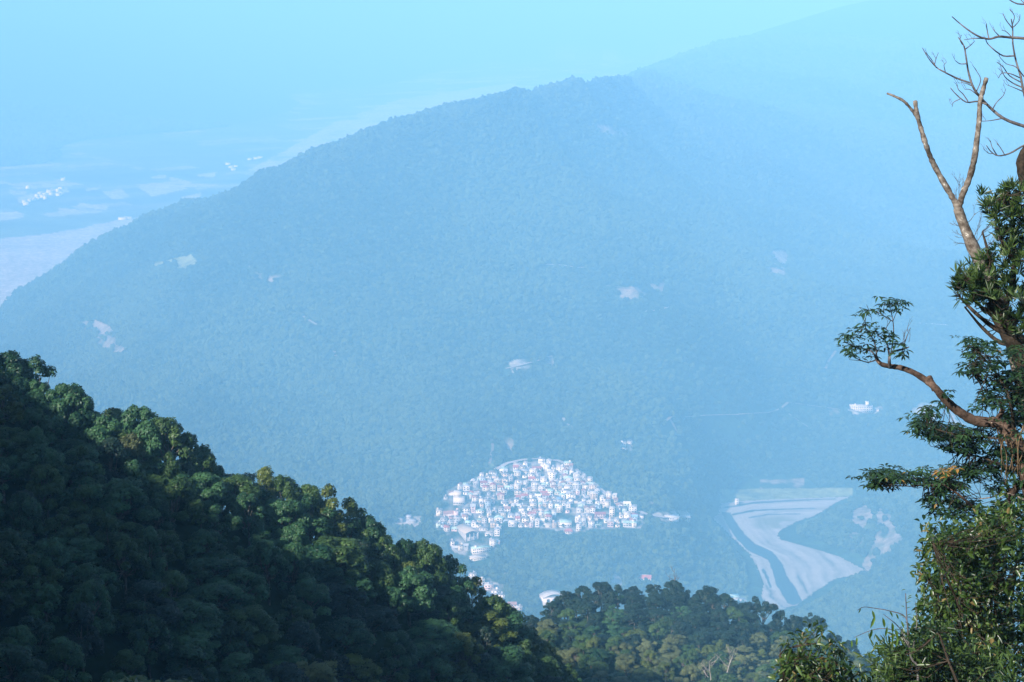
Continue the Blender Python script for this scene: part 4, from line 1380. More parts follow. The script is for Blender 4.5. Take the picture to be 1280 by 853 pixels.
# trees between the houses
vt = random.Random(12)
vl = []
for k in range(400):
    a, b_ = vt.uniform(545, 806), vt.uniform(580, 695)
    q = PV(a, b_)
    if not inside(pv, np.array([q.x]), np.array([q.y]))[0]:
        continue
    if any(math.hypot(q.x - w_.x, q.y - w_.y) < r_ for w_, r_ in kp):
        continue
    near_h = min(math.hypot(q.x - t[0].location.x, q.y - t[0].location.y) for l_ in rows.values() for t in l_)
    if near_h > 6.0 and all((q - w_).length > 6 for w_ in vl) and len(vl) < 60:
        vl.append(q)
for i, q in enumerate(sorted(vl, key=lambda w_: w_.x)):
    s = vt.uniform(0.5, 0.8)
    k = vt.choice([0, 1, 2, 3, 6])
    o = link('village_tree', None)
    o.location = (q.x, q.y, village_z(q.y))
    o.scale = (s, s, s * 0.85)
    o.rotation_euler = (0, 0, vt.uniform(0, 6))
    cm, tm = wood_meshes(k, 'dark green')
    link('crown', cm, None, o)
    link('trunk', tm, None, o)
    tag(o, 'small dark green tree among the village houses, %s counting from the left' % ordinal(i + 1), 'tree', 'trees between the village houses')
print('village trees', len(vl))

# ------------------------------------------------------------------ the trees and bushes at the look-out, within arm's reach of the slope
fr_ = random.Random(77)
lichen_bark = mat_bark('lichened_bark', (0.06, 0.046, 0.036), (0.235, 0.21, 0.18), 13.0, (0.62, 0.60, 0.55))
red_bark = mat_bark('red_brown_bark', (0.03, 0.02, 0.015), (0.125, 0.085, 0.064), 14.0, (0.38, 0.33, 0.28))
dark_bark = mat_bark('dark_bark', (0.014, 0.011, 0.008), (0.06, 0.046, 0.033), 14.0)
twig_bark = mat_bark('grey_twig_bark', (0.05, 0.045, 0.045), (0.15, 0.14, 0.14), 14.0)
dry_vine = mat_bark('dry_vine', (0.07, 0.045, 0.024), (0.20, 0.14, 0.08), 14.0)
lance_leaf = mat_leaf('lance_leaves', (0.009, 0.028, 0.007), (0.068, 0.116, 0.028), 0.38, 0.45, 0.02, 0.22)
palm_leaf = mat_leaf('whorled_leaves', (0.008, 0.026, 0.012), (0.040, 0.088, 0.032), 0.36, 0.45, 0.02, 0.2, (0.30, 0.17, 0.05))
bush_leaf = mat_leaf('bush_leaves', (0.008, 0.026, 0.006), (0.064, 0.112, 0.022), 0.36, 0.45, 0.02, 0.22, (0.20, 0.15, 0.06))
fresh_leaf = mat_leaf('fresh_leaves', (0.05, 0.12, 0.02), (0.16, 0.28, 0.05), 0.4, 0.4, 0.02, 0.5)

def leaf(g, base, d, up, L, w, tint, droop=0.25, fold=0.25):
    """One blade: stalk end, two pairs of edge points about a folded midrib, tip."""
    d = d.normalized()
    s = d.cross(up)
    if s.length < 1e-4:
        s = d.cross(Vector((1, 0.2, 0)))
    s.normalize()
    n_ = s.cross(d).normalized()
    def pt(t, side, lift):
        return base + d * (L * t) - Vector((0, 0, 1)) * (droop * L * t * t) + s * (side * w * 0.5) + n_ * (lift * w)
    v = [pt(0, 0, 0), pt(0.32, -0.85, fold), pt(0.35, 0, 0), pt(0.32, 0.85, fold), pt(0.66, -0.8, fold), pt(0.68, 0, 0), pt(0.66, 0.8, fold), pt(1.0, 0, 0)]
    f = [(0, 2, 1), (0, 3, 2), (1, 2, 5, 4), (2, 3, 6, 5), (4, 5, 7), (5, 6, 7)]
    g.add(v, f, tint)

def rnd_dir(r_, up=0.0):
    v = Vector((r_.gauss(0, 1), r_.gauss(0, 1), r_.gauss(0, 1)))
    v.normalize()
    v.z += up
    return v.normalized()

def px_line(pts, y, wob=0.0, r_=fr_):
    return [P(a, b_, y + (r_.uniform(-wob, wob) if i else 0)) for i, (a, b_) in enumerate(pts)]

def spline(pts, n_=4):
    """Catmull-Rom through the points."""
    if len(pts) < 3:
        return pts
    out = []
    q = [pts[0] * 2 - pts[1]] + pts + [pts[-1] * 2 - pts[-2]]
    for i in range(1, len(q) - 2):
        for k in range(n_):
            t = k / n_
            a, b_, c, d = q[i - 1], q[i], q[i + 1], q[i + 2]
            out.append(0.5 * ((2 * b_) + (c - a) * t + (2 * a - 5 * b_ + 4 * c - d) * t * t + (3 * b_ - a - 3 * c + d) * t ** 3))
    out.append(pts[-1])
    return out

def limb(g, pix, y, r0, r1, sides=7, wob=0.12, knob=0.08, n_=4):
    """A branch drawn through photograph pixels at distance y; radii given in pixels."""
    pts = spline(px_line(pix, y, wob), n_)
    m_ = y / FPX
    rr = [max((r0 + (r1 - r0) * i / (len(pts) - 1)) * m_ * (1 + fr_.uniform(-knob, knob)), 0.0015) for i in range(len(pts))]
    g.tube(pts, rr, sides)
    return pts

def twigs(g, s, d, L, rad, depth, r_=fr_, spread=0.7):
    e = s + d * L
    m_ = s.lerp(e, 0.5) + rnd_dir(r_) * L * 0.08
    g.tube([s, m_, e], [rad, rad * 0.8, rad * 0.45], 4)
    if depth <= 0:
        return
    for k in range(r_.choice((2, 2, 3))):
        st = m_.lerp(e, r_.uniform(0.0, 1.0))
        dd = (d + rnd_dir(r_, 0.25) * spread).normalized()
        twigs(g, st, dd, L * r_.uniform(0.5, 0.8), rad * 0.55, depth - 1, r_, spread)

def ground_at(px, y):
    x = P(px, 430, y).x
    return Vector((x, y, float(height([x], [y])[0])))

def blob_points(blobs, y, r_, depth=0.5):
    """Points filling soft ellipses (px, py, rx, ry, count) of the photograph, spread in depth about y."""
    out = []
    for cx_, cy_, rx, ry, n_ in blobs:
        for k in range(n_):
            a, e = r_.uniform(0, 6.283), math.sqrt(r_.random())
            out.append(P(cx_ + rx * e * math.cos(a), cy_ + ry * e * math.sin(a), y + r_.gauss(0, depth) * 0.6))
    return out

def feed(g, nodes, tips, r_, rad=0.006, every=1):
    """Thin twigs from the nearest point of the branches to each leaf cluster."""
    for i, t in enumerate(tips):
        if i % every:
            continue
        k = min(nodes, key=lambda q: (q - t).length + r_.uniform(0, 0.12))
        m_ = k.lerp(t, 0.55) + Vector((r_.gauss(0, .04), r_.gauss(0, .04), -0.10 * (t - k).length + r_.gauss(0, .03)))
        g.tube([k, m_, t], [rad, rad * 0.7, rad * 0.35], 4)

# ---- the dead forked trunk
Y = 22.0
base = ground_at(1302, Y)
t = thing('bare_tree', 'dead forked tree with pale lichened bark rising above the right-hand foliage', 'tree', base)
def part(o, name, g, mat, lab=None):
    me = g.mesh(name)
    me.transform(Matrix.Translation(-o.location))
    c = link(name, me, mat, o)
    if lab:
        c['label'] = lab
    return c
g = Geo()
low = [base + Vector((0, 0, -0.5)), P(1304, 700, Y), P(1290, 540, Y), P(1264, 420, Y), P(1238, 355, Y), P(1220, 318, Y), P(1208, 290, Y), P(1199, 266, Y), P(1197, 255, Y)]
lp = spline(low, 4)
g.tube(lp, [(13 - 7.6 * i / (len(lp) - 1)) * Y / FPX * (1 + fr_.uniform(-.12, .12)) for i in range(len(lp))], 9)
part(t, 'trunk', g, lichen_bark)
g = Geo()
limb(g, [(1199, 262), (1190, 246), (1176, 222), (1165, 201), (1157, 180), (1151, 160), (1146, 142), (1144, 127)], Y, 4.0, 2.7, 8, 0.06, 0.16, 6)
limb(g, [(1147, 148), (1140, 138), (1130, 127), (1119, 121), (1109, 117)], Y, 2.2, 1.4, 7, 0.05, 0.16, 6)
part(t, 'limb', g, lichen_bark)
g = Geo()
limb(g, [(1198, 262), (1203, 244), (1212, 222), (1218, 198), (1221, 176), (1224, 150), (1225, 128), (1229, 112), (1233, 98)], Y, 4.0, 2.7, 8, 0.06, 0.16, 6)
part(t, 'limb', g, lichen_bark)
for px, py, dx, dz, L in [(1199, 250, 0.0, 1.0, .16), (1200, 246, 0.2, 1, .14), (1198, 256, -0.25, 1, .12), (1214, 306, -1, 0.15, .16), (1212, 300, -1, 0.5, .13), (1206, 286, -0.9, 0.3, .10), (1218, 312, 0.5, 1, .2), (1220, 305, 0.8, 1, .22), (1216, 300, 0.5, 1, .2), (1224, 316, 0.9, 0.8, .2), (1208, 280, 0.7, 0.9, .16), (1230, 322, 0.6, 1, .2)]:
    g = Geo()
    twigs(g, P(px, py, Y), Vector((dx, fr_.uniform(-.3, .3), dz)).normalized(), L, 0.0045, 3, fr_, 0.6)
    part(t, 'twig', g, twig_bark)

# ---- the leafless tree reaching in from the frame edge
Y = 23.5
base = ground_at(1330, Y)
t = thing('bare_tree', 'leafless dark-twigged tree reaching over the dead fork from the right edge', 'tree', base)
g = Geo()
pts = spline([base + Vector((0, 0, -0.5)), P(1334, 600, Y), P(1322, 380, Y), P(1298, 270, Y), P(1281, 228, Y), P(1277, 205, Y), P(1284, 186, Y), P(1304, 165, Y), P(1318, 90, Y), P(1322, 10, Y), P(1316, -60, Y)], 4)
g.tube(pts, [(10 - 7 * i / (len(pts) - 1)) * Y / FPX * (1 + fr_.uniform(-.16, .16)) for i in range(len(pts))], 9)
part(t, 'trunk', g, dark_bark)
LIMBS = [
    [([(1306, 165), (1280, 158), (1254, 148), (1234, 131), (1218, 112), (1211, 92), (1208, 74), (1205, 58), (1198, 47)], 2.4, 0.7), ([(1234, 131), (1222, 127), (1208, 128), (1196, 119), (1188, 110)], 1.3, 0.5), ([(1213, 104), (1196, 98), (1180, 90), (1170, 84), (1160, 72), (1153, 60)], 1.3, 0.45),
     ([(1170, 84), (1164, 74), (1157, 66)], 0.7, 0.4), ([(1168, 82), (1170, 74), (1173, 66)], 0.6, 0.35), ([(1208, 80), (1200, 80), (1194, 76)], 0.8, 0.4), ([(1206, 62), (1213, 57), (1218, 52)], 0.8, 0.4), ([(1203, 56), (1200, 50), (1202, 44)], 0.6, 0.35),
     ([(1210, 127), (1204, 118), (1198, 112), (1196, 104)], 0.8, 0.4), ([(1240, 138), (1246, 128), (1254, 120), (1257, 112)], 0.8, 0.35), ([(1225, 122), (1218, 116), (1212, 112), (1206, 112)], 0.8, 0.35), ([(1220, 116), (1226, 100), (1220, 88), (1216, 82)], 0.7, 0.3), ([(1254, 148), (1238, 151), (1222, 152)], 0.8, 0.35),
     ([(1200, 124), (1192, 128), (1190, 134)], 0.6, 0.3), ([(1182, 91), (1180, 82), (1183, 78)], 0.6, 0.3), ([(1216, 108), (1206, 104), (1198, 104)], 0.7, 0.3)],
    [([(1320, 58), (1285, 49), (1262, 47), (1248, 46), (1236, 49), (1222, 45), (1208, 36), (1198, 28), (1190, 21)], 2.0, 0.6), ([(1236, 48), (1234, 38), (1233, 30)], 0.9, 0.5), ([(1238, 49), (1220, 48), (1205, 50)], 0.9, 0.4), ([(1250, 46), (1244, 40), (1241, 36)], 0.7, 0.4)],
    [([(1316, 160), (1290, 140), (1280, 116), (1276, 96), (1270, 76), (1266, 54), (1266, 36), (1264, 24)], 2.0, 0.7), ([(1268, 70), (1254, 70), (1242, 62), (1234, 54), (1232, 48)], 1.1, 0.5), ([(1266, 36), (1258, 26), (1254, 18)], 0.8, 0.4), ([(1266, 30), (1268, 20), (1262, 12)], 0.7, 0.4), ([(1267, 34), (1274, 26), (1275, 18)], 0.7, 0.4),
     ([(1279, 110), (1266, 104), (1256, 96), (1251, 84)], 1.0, 0.4), ([(1278, 104), (1262, 95), (1254, 84), (1246, 78)], 0.9, 0.4), ([(1276, 98), (1262, 92), (1252, 92), (1248, 98)], 0.8, 0.4), ([(1280, 96), (1270, 84), (1258, 80), (1250, 72)], 0.8, 0.35), ([(1266, 48), (1258, 40), (1252, 38)], 0.7, 0.35), ([(1282, 116), (1268, 110), (1258, 106)], 0.8, 0.35)],
    [([(1310, 168), (1288, 178), (1276, 184), (1262, 192), (1248, 195), (1239, 190), (1233, 182)], 1.6, 0.5), ([(1246, 194), (1240, 184), (1238, 176)], 0.8, 0.35), ([(1256, 194), (1250, 184), (1246, 180)], 0.7, 0.35), ([(1242, 192), (1236, 192), (1229, 186)], 0.6, 0.3)],
    [([(1324, 30), (1290, 8), (1272, 5), (1262, 0), (1256, -6)], 1.4, 0.5), ([(1282, 6), (1274, -2)], 0.8, 0.4)],
]
for lst in LIMBS:
    g = Geo()
    for pix, r0, r1 in lst:
        pts = limb(g, pix, Y, r0, r1, 5, 0.10, 0.05, 3)
        if r0 < 1.2:
            for k in range(2):
                q = pts[fr_.randrange(len(pts) // 2, len(pts))]
                twigs(g, q, (Vector((-0.5, fr_.uniform(-.4, .4), 0.8))).normalized(), 0.07, 0.0025, 1)
    part(t, 'limb', g, twig_bark)

# ---- the tree of narrow upright leaves
Y = 21.0
base = ground_at(1326, Y)
t = thing('leafy_tree', 'tree with tufts of narrow upright leaves under the dead fork', 'tree', base)
g = Geo()
pts = spline([base + Vector((0, 0, -0.5)), P(1332, 700, Y), P(1312, 540, Y), P(1284, 455, Y), P(1264, 420, Y), P(1250, 396, Y), P(1242, 378, Y)], 4)
g.tube(pts, [(15 - 4.5 * i / (len(pts) - 1)) * Y / FPX * (1 + fr_.uniform(-.12, .12)) for i in range(len(pts))], 9)
part(t, 'trunk', g, dark_bark)
nodes = []
for pix in [[(1246, 386), (1232, 366), (1216, 352), (1204, 346)], [(1246, 384), (1244, 350), (1236, 318), (1228, 290)], [(1252, 396), (1266, 350), (1268, 300), (1264, 262), (1256, 244)], [(1262, 416), (1282, 372), (1292, 320), (1288, 270), (1282, 240)],
            [(1262, 420), (1240, 408), (1220, 392), (1206, 378), (1200, 372)], [(1256, 408), (1232, 388), (1214, 374)], [(1270, 330), (1252, 300), (1244, 282)], [(1272, 430), (1250, 428), (1228, 410), (1206, 384)], [(1284, 380), (1300, 350), (1310, 300)]]:
    g = Geo()
    nodes += limb(g, pix, Y, 4.0, 1.2, 6, 0.2)
    part(t, 'limb', g, dark_bark)
tips = blob_points([(1212, 348, 18, 18, 26), (1226, 368, 24, 16, 26), (1206, 362, 12, 14, 12), (1242, 334, 20, 18, 22), (1236, 352, 24, 18, 22), (1262, 312, 20, 22, 24), (1252, 262, 20, 14, 20), (1236, 256, 14, 14, 8), (1268, 246, 16, 12, 16), (1278, 272, 16, 26, 26),
                    (1282, 322, 18, 30, 28), (1256, 286, 14, 14, 12), (1272, 360, 18, 20, 20), (1288, 236, 14, 12, 10), (1224, 244, 6, 5, 2), (1250, 372, 16, 12, 10), (1282, 394, 12, 14, 10), (1304, 300, 16, 60, 30), (1262, 404, 16, 10, 16), (1284, 424, 12, 14, 12), (1240, 394, 12, 8, 8)], Y, fr_, 0.45)
g = Geo()
feed(g, nodes, tips, fr_, 0.007)
part(t, 'twigs', g, dark_bark)
g = Geo()
for q in tips:
    ax = (Vector((fr_.gauss(-0.15, .35), fr_.gauss(0, .35), 1.0))).normalized()
    tint0 = fr_.uniform(0.1, 0.85)
    for k in range(fr_.randint(10, 16)):
        d = (ax + rnd_dir(fr_) * fr_.uniform(0.5, 1.1)).normalized()
        L = fr_.uniform(0.09, 0.165)
        leaf(g, q + d * 0.012, d, rnd_dir(fr_, 0.4), L, fr_.uniform(0.015, 0.023), min(max(tint0 + fr_.gauss(0, .15), 0), 0.9), 0.12)
part(t, 'crown', g, lance_leaf)

# ---- the leaning tree with the long limb and whorled leaves
Y = 20.0
base = ground_at(1308, Y)
t = thing('leafy_tree', 'tree with a long bent red-brown limb and whorls of drooping leaves', 'tree', base)
g = Geo()
pts = spline([base + Vector((0, 0, -0.5)), P(1316, 800, Y), P(1300, 660, Y), P(1284, 590, Y), P(1268, 552, Y), P(1252, 530, Y)], 4)
g.tube(pts, [(15 - 5 * i / (len(pts) - 1)) * Y / FPX * (1 + fr_.uniform(-.1, .1)) for i in range(len(pts))], 9)
nodes2 = list(pts[8:])
part(t, 'trunk', g, red_bark)
g = Geo()
lp = limb(g, [(1258, 536), (1246, 529), (1232, 528), (1216, 525), (1202, 517), (1190, 508), (1178, 496), (1168, 484), (1158, 476), (1142, 466), (1126, 460), (1112, 458), (1101, 455), (1095, 448)], Y, 7.6, 2.4, 9, 0.06)
limb(g, [(1169, 487), (1164, 478), (1161, 471)], Y, 4.6, 4.0, 8, 0.0)
limb(g, [(1240, 530), (1250, 520), (1254, 510)], Y, 4.0, 3.2, 8, 0.0)
part(t, 'limb', g, red_bark, 'long bent red-brown limb with a broken stub')
nodes_u = []
for pix, r0, r1 in [([(1112, 459), (1112, 446), (1116, 440), (1128, 437), (1136, 434)], 2.2, 0.8), ([(1112, 446), (1108, 428), (1098, 420)], 1.3, 0.6), ([(1097, 450), (1090, 440), (1080, 436), (1066, 434)], 1.4, 0.5), ([(1096, 449), (1094, 432), (1088, 418), (1082, 410)], 1.2, 0.5),
                    ([(1114, 440), (1117, 420), (1116, 400), (1112, 384)], 0.9, 0.5), ([(1116, 402), (1106, 396), (1096, 390), (1086, 388)], 0.7, 0.4), ([(1096, 450), (1084, 453), (1070, 448), (1060, 442)], 0.9, 0.4), ([(1128, 437), (1134, 420), (1138, 410)], 0.8, 0.35), ([(1082, 412), (1082, 398), (1086, 389)], 0.6, 0.3)]:
    g = Geo()
    nodes_u += limb(g, pix, Y, r0, r1, 5, 0.15)
    part(t, 'branch', g, twig_bark)
for px, py in [(1130, 425), (1136, 428), (1134, 415), (1128, 430), (1108, 412)]:
    g = Geo()
    twigs(g, P(px, py, Y), Vector((0.15, 0.1, 1)).normalized(), 0.09, 0.003, 2, fr_, 0.5)
    part(t, 'twig', g, twig_bark)
for pix, r0, r1 in [([(1286, 600), (1272, 608), (1262, 624), (1254, 640), (1249, 660), (1250, 690)], 4.2, 5.0), ([(1252, 690), (1240, 664), (1222, 640), (1198, 618), (1180, 606)], 3.6, 1.0), ([(1290, 630), (1276, 623), (1256, 617), (1238, 622), (1222, 624)], 1.8, 0.7), ([(1266, 552), (1244, 548), (1216, 546), (1190, 542), (1160, 534)], 2.0, 0.6),
                    ([(1180, 608), (1160, 606), (1140, 608), (1112, 606), (1090, 598)], 1.2, 0.4), ([(1270, 556), (1262, 500), (1246, 468), (1226, 444), (1212, 432)], 2.6, 0.7), ([(1284, 590), (1250, 580), (1220, 570), (1190, 566)], 2.0, 0.6), ([(1246, 468), (1230, 470), (1216, 468)], 1.0, 0.5), ([(1262, 500), (1284, 470), (1296, 440)], 2.0, 0.8)]:
    g = Geo()
    nodes2 += limb(g, pix, Y, r0, r1, 6, 0.2)
    part(t, 'branch', g, red_bark if r0 > 3 else (lichen_bark if r0 == 1.8 else dark_bark))
tipsA = [P(a, b_, Y + fr_.gauss(0, .2)) for a, b_ in [(1052, 424), (1058, 418), (1066, 414), (1072, 420), (1078, 411), (1084, 408), (1090, 414), (1095, 420), (1062, 430), (1070, 432), (1058, 438), (1066, 443), (1076, 438), (1084, 430), (1090, 434), (1098, 428), (1104, 418), (1110, 424), (1112, 414), (1106, 434), (1118, 432), (1124, 430), (1126, 443), (1132, 438), (1121, 442), (1096, 440), (1092, 446), (1086, 388), (1096, 388), (1104, 380), (1110, 377), (1116, 374), (1124, 376), (1131, 378), (1127, 386), (1118, 381), (1080, 390), (1104, 388), (1068, 424), (1100, 410), (1115, 420), (1090, 404), (1130, 445), (1062, 436)]]
tipsB = blob_points([(1222, 432, 18, 12, 18), (1234, 448, 24, 14, 24), (1216, 466, 14, 12, 12), (1244, 470, 20, 14, 18), (1258, 492, 22, 18, 28), (1272, 452, 14, 24, 18), (1160, 534, 20, 10, 24), (1186, 540, 24, 12, 30), (1214, 548, 26, 14, 36), (1164, 516, 14, 7, 8), (1186, 502, 14, 8, 8), (1150, 526, 12, 8, 9),
                     (1226, 506, 12, 10, 8), (1262, 528, 20, 12, 14), (1200, 560, 24, 9, 20), (1096, 598, 18, 8, 16), (1118, 592, 22, 9, 24), (1142, 596, 18, 10, 14), (1104, 606, 16, 5, 8), (1176, 600, 20, 14, 30), (1200, 598, 20, 16, 32), (1222, 588, 22, 14, 22), (1186, 618, 22, 10, 20), (1158, 628, 14, 8, 9), (1182, 638, 20, 8, 14),
                     (1206, 632, 18, 8, 14), (1228, 646, 16, 12, 14), (1250, 578, 22, 16, 22), (1272, 588, 16, 22, 18), (1240, 604, 16, 9, 8), (1290, 500, 14, 40, 22), (1294, 580, 14, 30, 18), (1270, 520, 16, 22, 26), (1276, 478, 14, 18, 20), (1262, 560, 18, 16, 20), (1240, 500, 16, 14, 14), (1280, 610, 16, 16, 16), (1256, 640, 18, 12, 16), (1090, 604, 10, 5, 5)], Y + 0.3, fr_, 0.55)
g = Geo()
feed(g, nodes_u, tipsA, fr_, 0.004)
feed(g, nodes2, tipsB, fr_, 0.005)
part(t, 'twigs', g, dark_bark)
def whorl(g, q, r_, lmin, lmax, wid, tint0, n_, droop=0.45):
    ph = r_.uniform(0, 6.28)
    tilt = rnd_dir(r_) * 0.3
    for k in range(n_):
        a = ph + 6.283 * k / n_ + r_.uniform(-.2, .2)
        d = (Vector((math.cos(a), math.sin(a), r_.uniform(-0.25, 0.3))) + tilt).normalized()
        L = r_.uniform(lmin, lmax)
        leaf(g, q + d * 0.015, d, Vector((0, 0, 1)), L, L * wid * r_.uniform(0.8, 1.15), min(max(tint0 + r_.gauss(0, .12), 0), 1.0), droop)
g = Geo()
for q in tipsA + tipsB:
    px, py = to_px(q.x, q.y, q.z)
    tint0 = fr_.uniform(0.1, 0.72)
    if math.hypot(px - 1184, py - 588) < 12 and fr_.random() < 0.5:
        tint0 = 1.0
    whorl(g, q, fr_, 0.06, 0.102, 0.38, tint0, fr_.randint(6, 9), 0.32)
    if fr_.random() < 0.7:
        whorl(g, q + Vector((fr_.gauss(0, .07), fr_.gauss(0, .09), fr_.gauss(0, .03))), fr_, 0.05, 0.09, 0.4, min(tint0, 0.8), fr_.randint(5, 7), 0.3)
part(t, 'crown', g, palm_leaf)
g = Geo()
for k in range(14):
    a, b_ = fr_.uniform(1246, 1290), fr_.uniform(532, 552)
    limb(g, [(a, b_), (a + fr_.uniform(-8, 10), b_ + 24), (a + fr_.uniform(-10, 22), b_ + fr_.uniform(44, 66))], Y - 0.25, 0.9, 0.4, 4, 0.15)
part(t, 'hanging_roots', g, dry_vine, 'tangle of dry brown hanging roots')

# ---- bushes on the bank
def bush(label, Y, stempx, blobs, mat, leafgen, seed, n_stems=9, name='shrub', depth=1.0, stem_top=None, bark=dark_bark):
    r_ = random.Random(seed)
    base = ground_at(stempx, Y)
    o = thing(name, label, 'shrub', base)
    tips = blob_points(blobs, Y, r_, depth)
    g = Geo()
    nodes = []
    for k in range(n_stems):
        q = tips[(k * 37) % len(tips)]
        m_ = base.lerp(q, 0.5) + Vector((r_.gauss(0, .2), r_.gauss(0, .2), 0.2))
        pts = spline([base + Vector((r_.gauss(0, .25), r_.gauss(0, .25), -0.3)), m_, q], 6)
        g.tube(pts, [0.03 - 0.022 * i / (len(pts) - 1) for i in range(len(pts))], 6)
        nodes += pts
    part(o, 'stems', g, bark)
    g = Geo()
    feed(g, nodes, tips, r_, 0.005, 2)
    part(o, 'twigs', g, bark)
    g = Geo()
    for q in tips:
        leafgen(g, q, r_)
    part(o, 'foliage', g, mat)
    return o

def spray(lmin, lmax, wid, n_, droop=0.3, up=0.25):
    def f(g, q, r_):
        ax = rnd_dir(r_, up)
        tint0 = r_.uniform(0.05, 0.85) if r_.random() > 0.006 else 1.0
        for k in range(r_.randint(n_ - 2, n_ + 2)):
            b_ = q + ax * (k * 0.022) + rnd_dir(r_) * 0.02
            d = (ax * 0.5 + rnd_dir(r_, 0.1)).normalized()
            L = r_.uniform(lmin, lmax)
            leaf(g, b_, d, rnd_dir(r_, 0.8), L, L * wid * r_.uniform(0.8, 1.2), min(max(tint0 + r_.gauss(0, .14), 0), 1.0), droop)
    return f
bush('tall dense small-leaved bush filling the lower right corner below the trees', 17.0, 1250,
     [(1240, 700, 46, 40, 170), (1200, 690, 40, 24, 80), (1180, 684, 22, 22, 34), (1170, 672, 14, 12, 14), (1218, 670, 30, 18, 50), (1262, 660, 24, 22, 60), (1196, 730, 44, 26, 100), (1160, 720, 14, 14, 12), (1172, 756, 24, 20, 40), (1240, 760, 50, 40, 190), (1200, 790, 44, 30, 120), (1250, 820, 44, 40, 170), (1296, 740, 20, 80, 70), (1210, 840, 40, 30, 90), (1166, 700, 12, 10, 8), (1270, 640, 20, 12, 24), (1236, 646, 14, 8, 12)],
     bush_leaf, spray(0.05, 0.088, 0.42, 8), 3, 14, depth=1.2)
bush('narrow-leaved lower bush at the bottom edge in front of the tall dense bush', 14.0, 1180,
     [(1150, 815, 34, 22, 70), (1120, 830, 20, 20, 34), (1180, 836, 40, 26, 90), (1140, 850, 40, 20, 60), (1165, 796, 20, 14, 26), (1112, 846, 14, 14, 16), (1230, 850, 40, 24, 60), (1122, 804, 10, 10, 7), (1108, 818, 8, 10, 6), (1110, 866, 24, 14, 24)],
     lance_leaf, spray(0.06, 0.11, 0.2, 9, 0.15, 0.6), 4, 10, depth=0.6)
bush('small sparse bush with drooping leaves rising from the bottom edge before the middle hill', 14.0, 1025,
     [(985, 818, 12, 9, 9), (1000, 806, 10, 8, 7), (1012, 798, 9, 7, 6), (1022, 790, 8, 5, 5), (1004, 830, 22, 12, 24), (1024, 842, 24, 14, 34), (1046, 822, 10, 10, 9), (1044, 808, 6, 8, 4), (1058, 838, 14, 12, 12), (1000, 850, 26, 10, 30), (1052, 856, 20, 12, 22), (980, 836, 10, 10, 8), (1068, 846, 8, 6, 3), (1030, 826, 14, 10, 10)],
     bush_leaf, spray(0.05, 0.10, 0.34, 5, 0.5, 0.05), 6, 9, depth=0.5)

# ---- the slender sapling with fresh hanging leaves
Y = 13.5
base = ground_at(1140, Y)
t = thing('sapling', 'slender sapling with a few bright green hanging leaves beside the corner bush', 'sapling', base)
g = Geo()
pts = spline([base + Vector((0, 0, -0.2)), P(1146, 880, Y), P(1138, 820, Y), P(1134, 780, Y), P(1132, 742, Y)], 4)
g.tube(pts, [(2.2 - 1.7 * i / (len(pts) - 1)) * Y / FPX for i in range(len(pts))], 6)
part(t, 'trunk', g, twig_bark)
arcs = []
for pix in [[(1136, 800), (1132, 772), (1112, 764), (1096, 761), (1080, 759), (1072, 763)], [(1138, 812), (1128, 796), (1116, 788), (1100, 786), (1084, 790), (1068, 797)], [(1137, 806), (1124, 785), (1112, 774), (1104, 768)], [(1140, 818), (1146, 780), (1144, 752)]]:
    g = Geo()
    arcs.append(limb(g, pix, Y, 0.9, 0.35, 5, 0.1))
    part(t, 'branch', g, twig_bark)
g = Geo()
for px, py, L, dx, ti in [(1090, 763, .075, .35, .6), (1094, 769, .10, -.4, .8), (1103, 772, .09, .3, .5), (1115, 778, .09, .15, .5), (1109, 783, .08, -.2, .3), (1119, 786, .09, .3, .6), (1090, 786, .085, -.15, .1), (1071, 796, .07, -.05, .9), (1064, 800, .06, .1, .7), (1076, 760, .045, -.4, 0), (1112, 764, .05, .6, .1),
                          (1120, 767, .05, .5, .2), (1116, 790, .08, .0, .4), (1122, 796, .08, -.2, .7), (1126, 776, .06, .5, .3)]:
    leaf(g, P(px, py, Y), Vector((dx, fr_.uniform(-.3, .3), -1)), Vector((0.3, -1, 0)), L, L * 0.3, ti, 0.1)
for k in range(16):
    q = pts[-1 - k // 2] + Vector((fr_.gauss(0, .015), 0, fr_.uniform(-.03, .03)))
    leaf(g, q, Vector((fr_.choice((-1, 1)), fr_.uniform(-.4, .4), 0.6)), Vector((0, 0, 1)), fr_.uniform(0.03, 0.055), 0.014, fr_.uniform(0, .4), 0.2)
part(t, 'foliage', g, fresh_leaf)
# ------------------------------------------------------------------ the far forest (one mass nobody could count)
proto_col = bpy.data.collections.new('forest_crowns')
def blob_crown(k):
    rr = np.random.default_rng(100 + k)
    bm = bmesh.new()
    nl = 3 + k % 3
    for q in range(nl):
        g = bmesh.ops.create_icosphere(bm, subdivisions=2, radius=1.0)
        off = Vector((rr.normal(0, 0.33), rr.normal(0, 0.33), rr.uniform(0.35, 0.85)))
        s = rr.uniform(0.5, 0.78)
        for v in g['verts']:
            d = v.co.copy()
            v.co = off + d * s * (1 + 0.22 * rr.normal())
            v.co.z = max(v.co.z * (0.95 + 0.3 * (k % 2)), -0.8)
    me = bpy.data.meshes.new('crown')
    bm.to_mesh(me)
    bm.free()
    t = me.attributes.new('tint', 'FLOAT', 'POINT')
    co = np.empty(len(me.vertices) * 3, np.float32)
    me.vertices.foreach_get('co', co)
    t.data.foreach_set('value', rr.random(len(me.vertices)).astype(np.float32))
    return me
crown_far = mat_leaf('far_canopy', (0.005, 0.016, 0.004), (0.064, 0.096, 0.026), 0.7, 0.2, 0.7, 0.1)
_nt = crown_far.node_tree
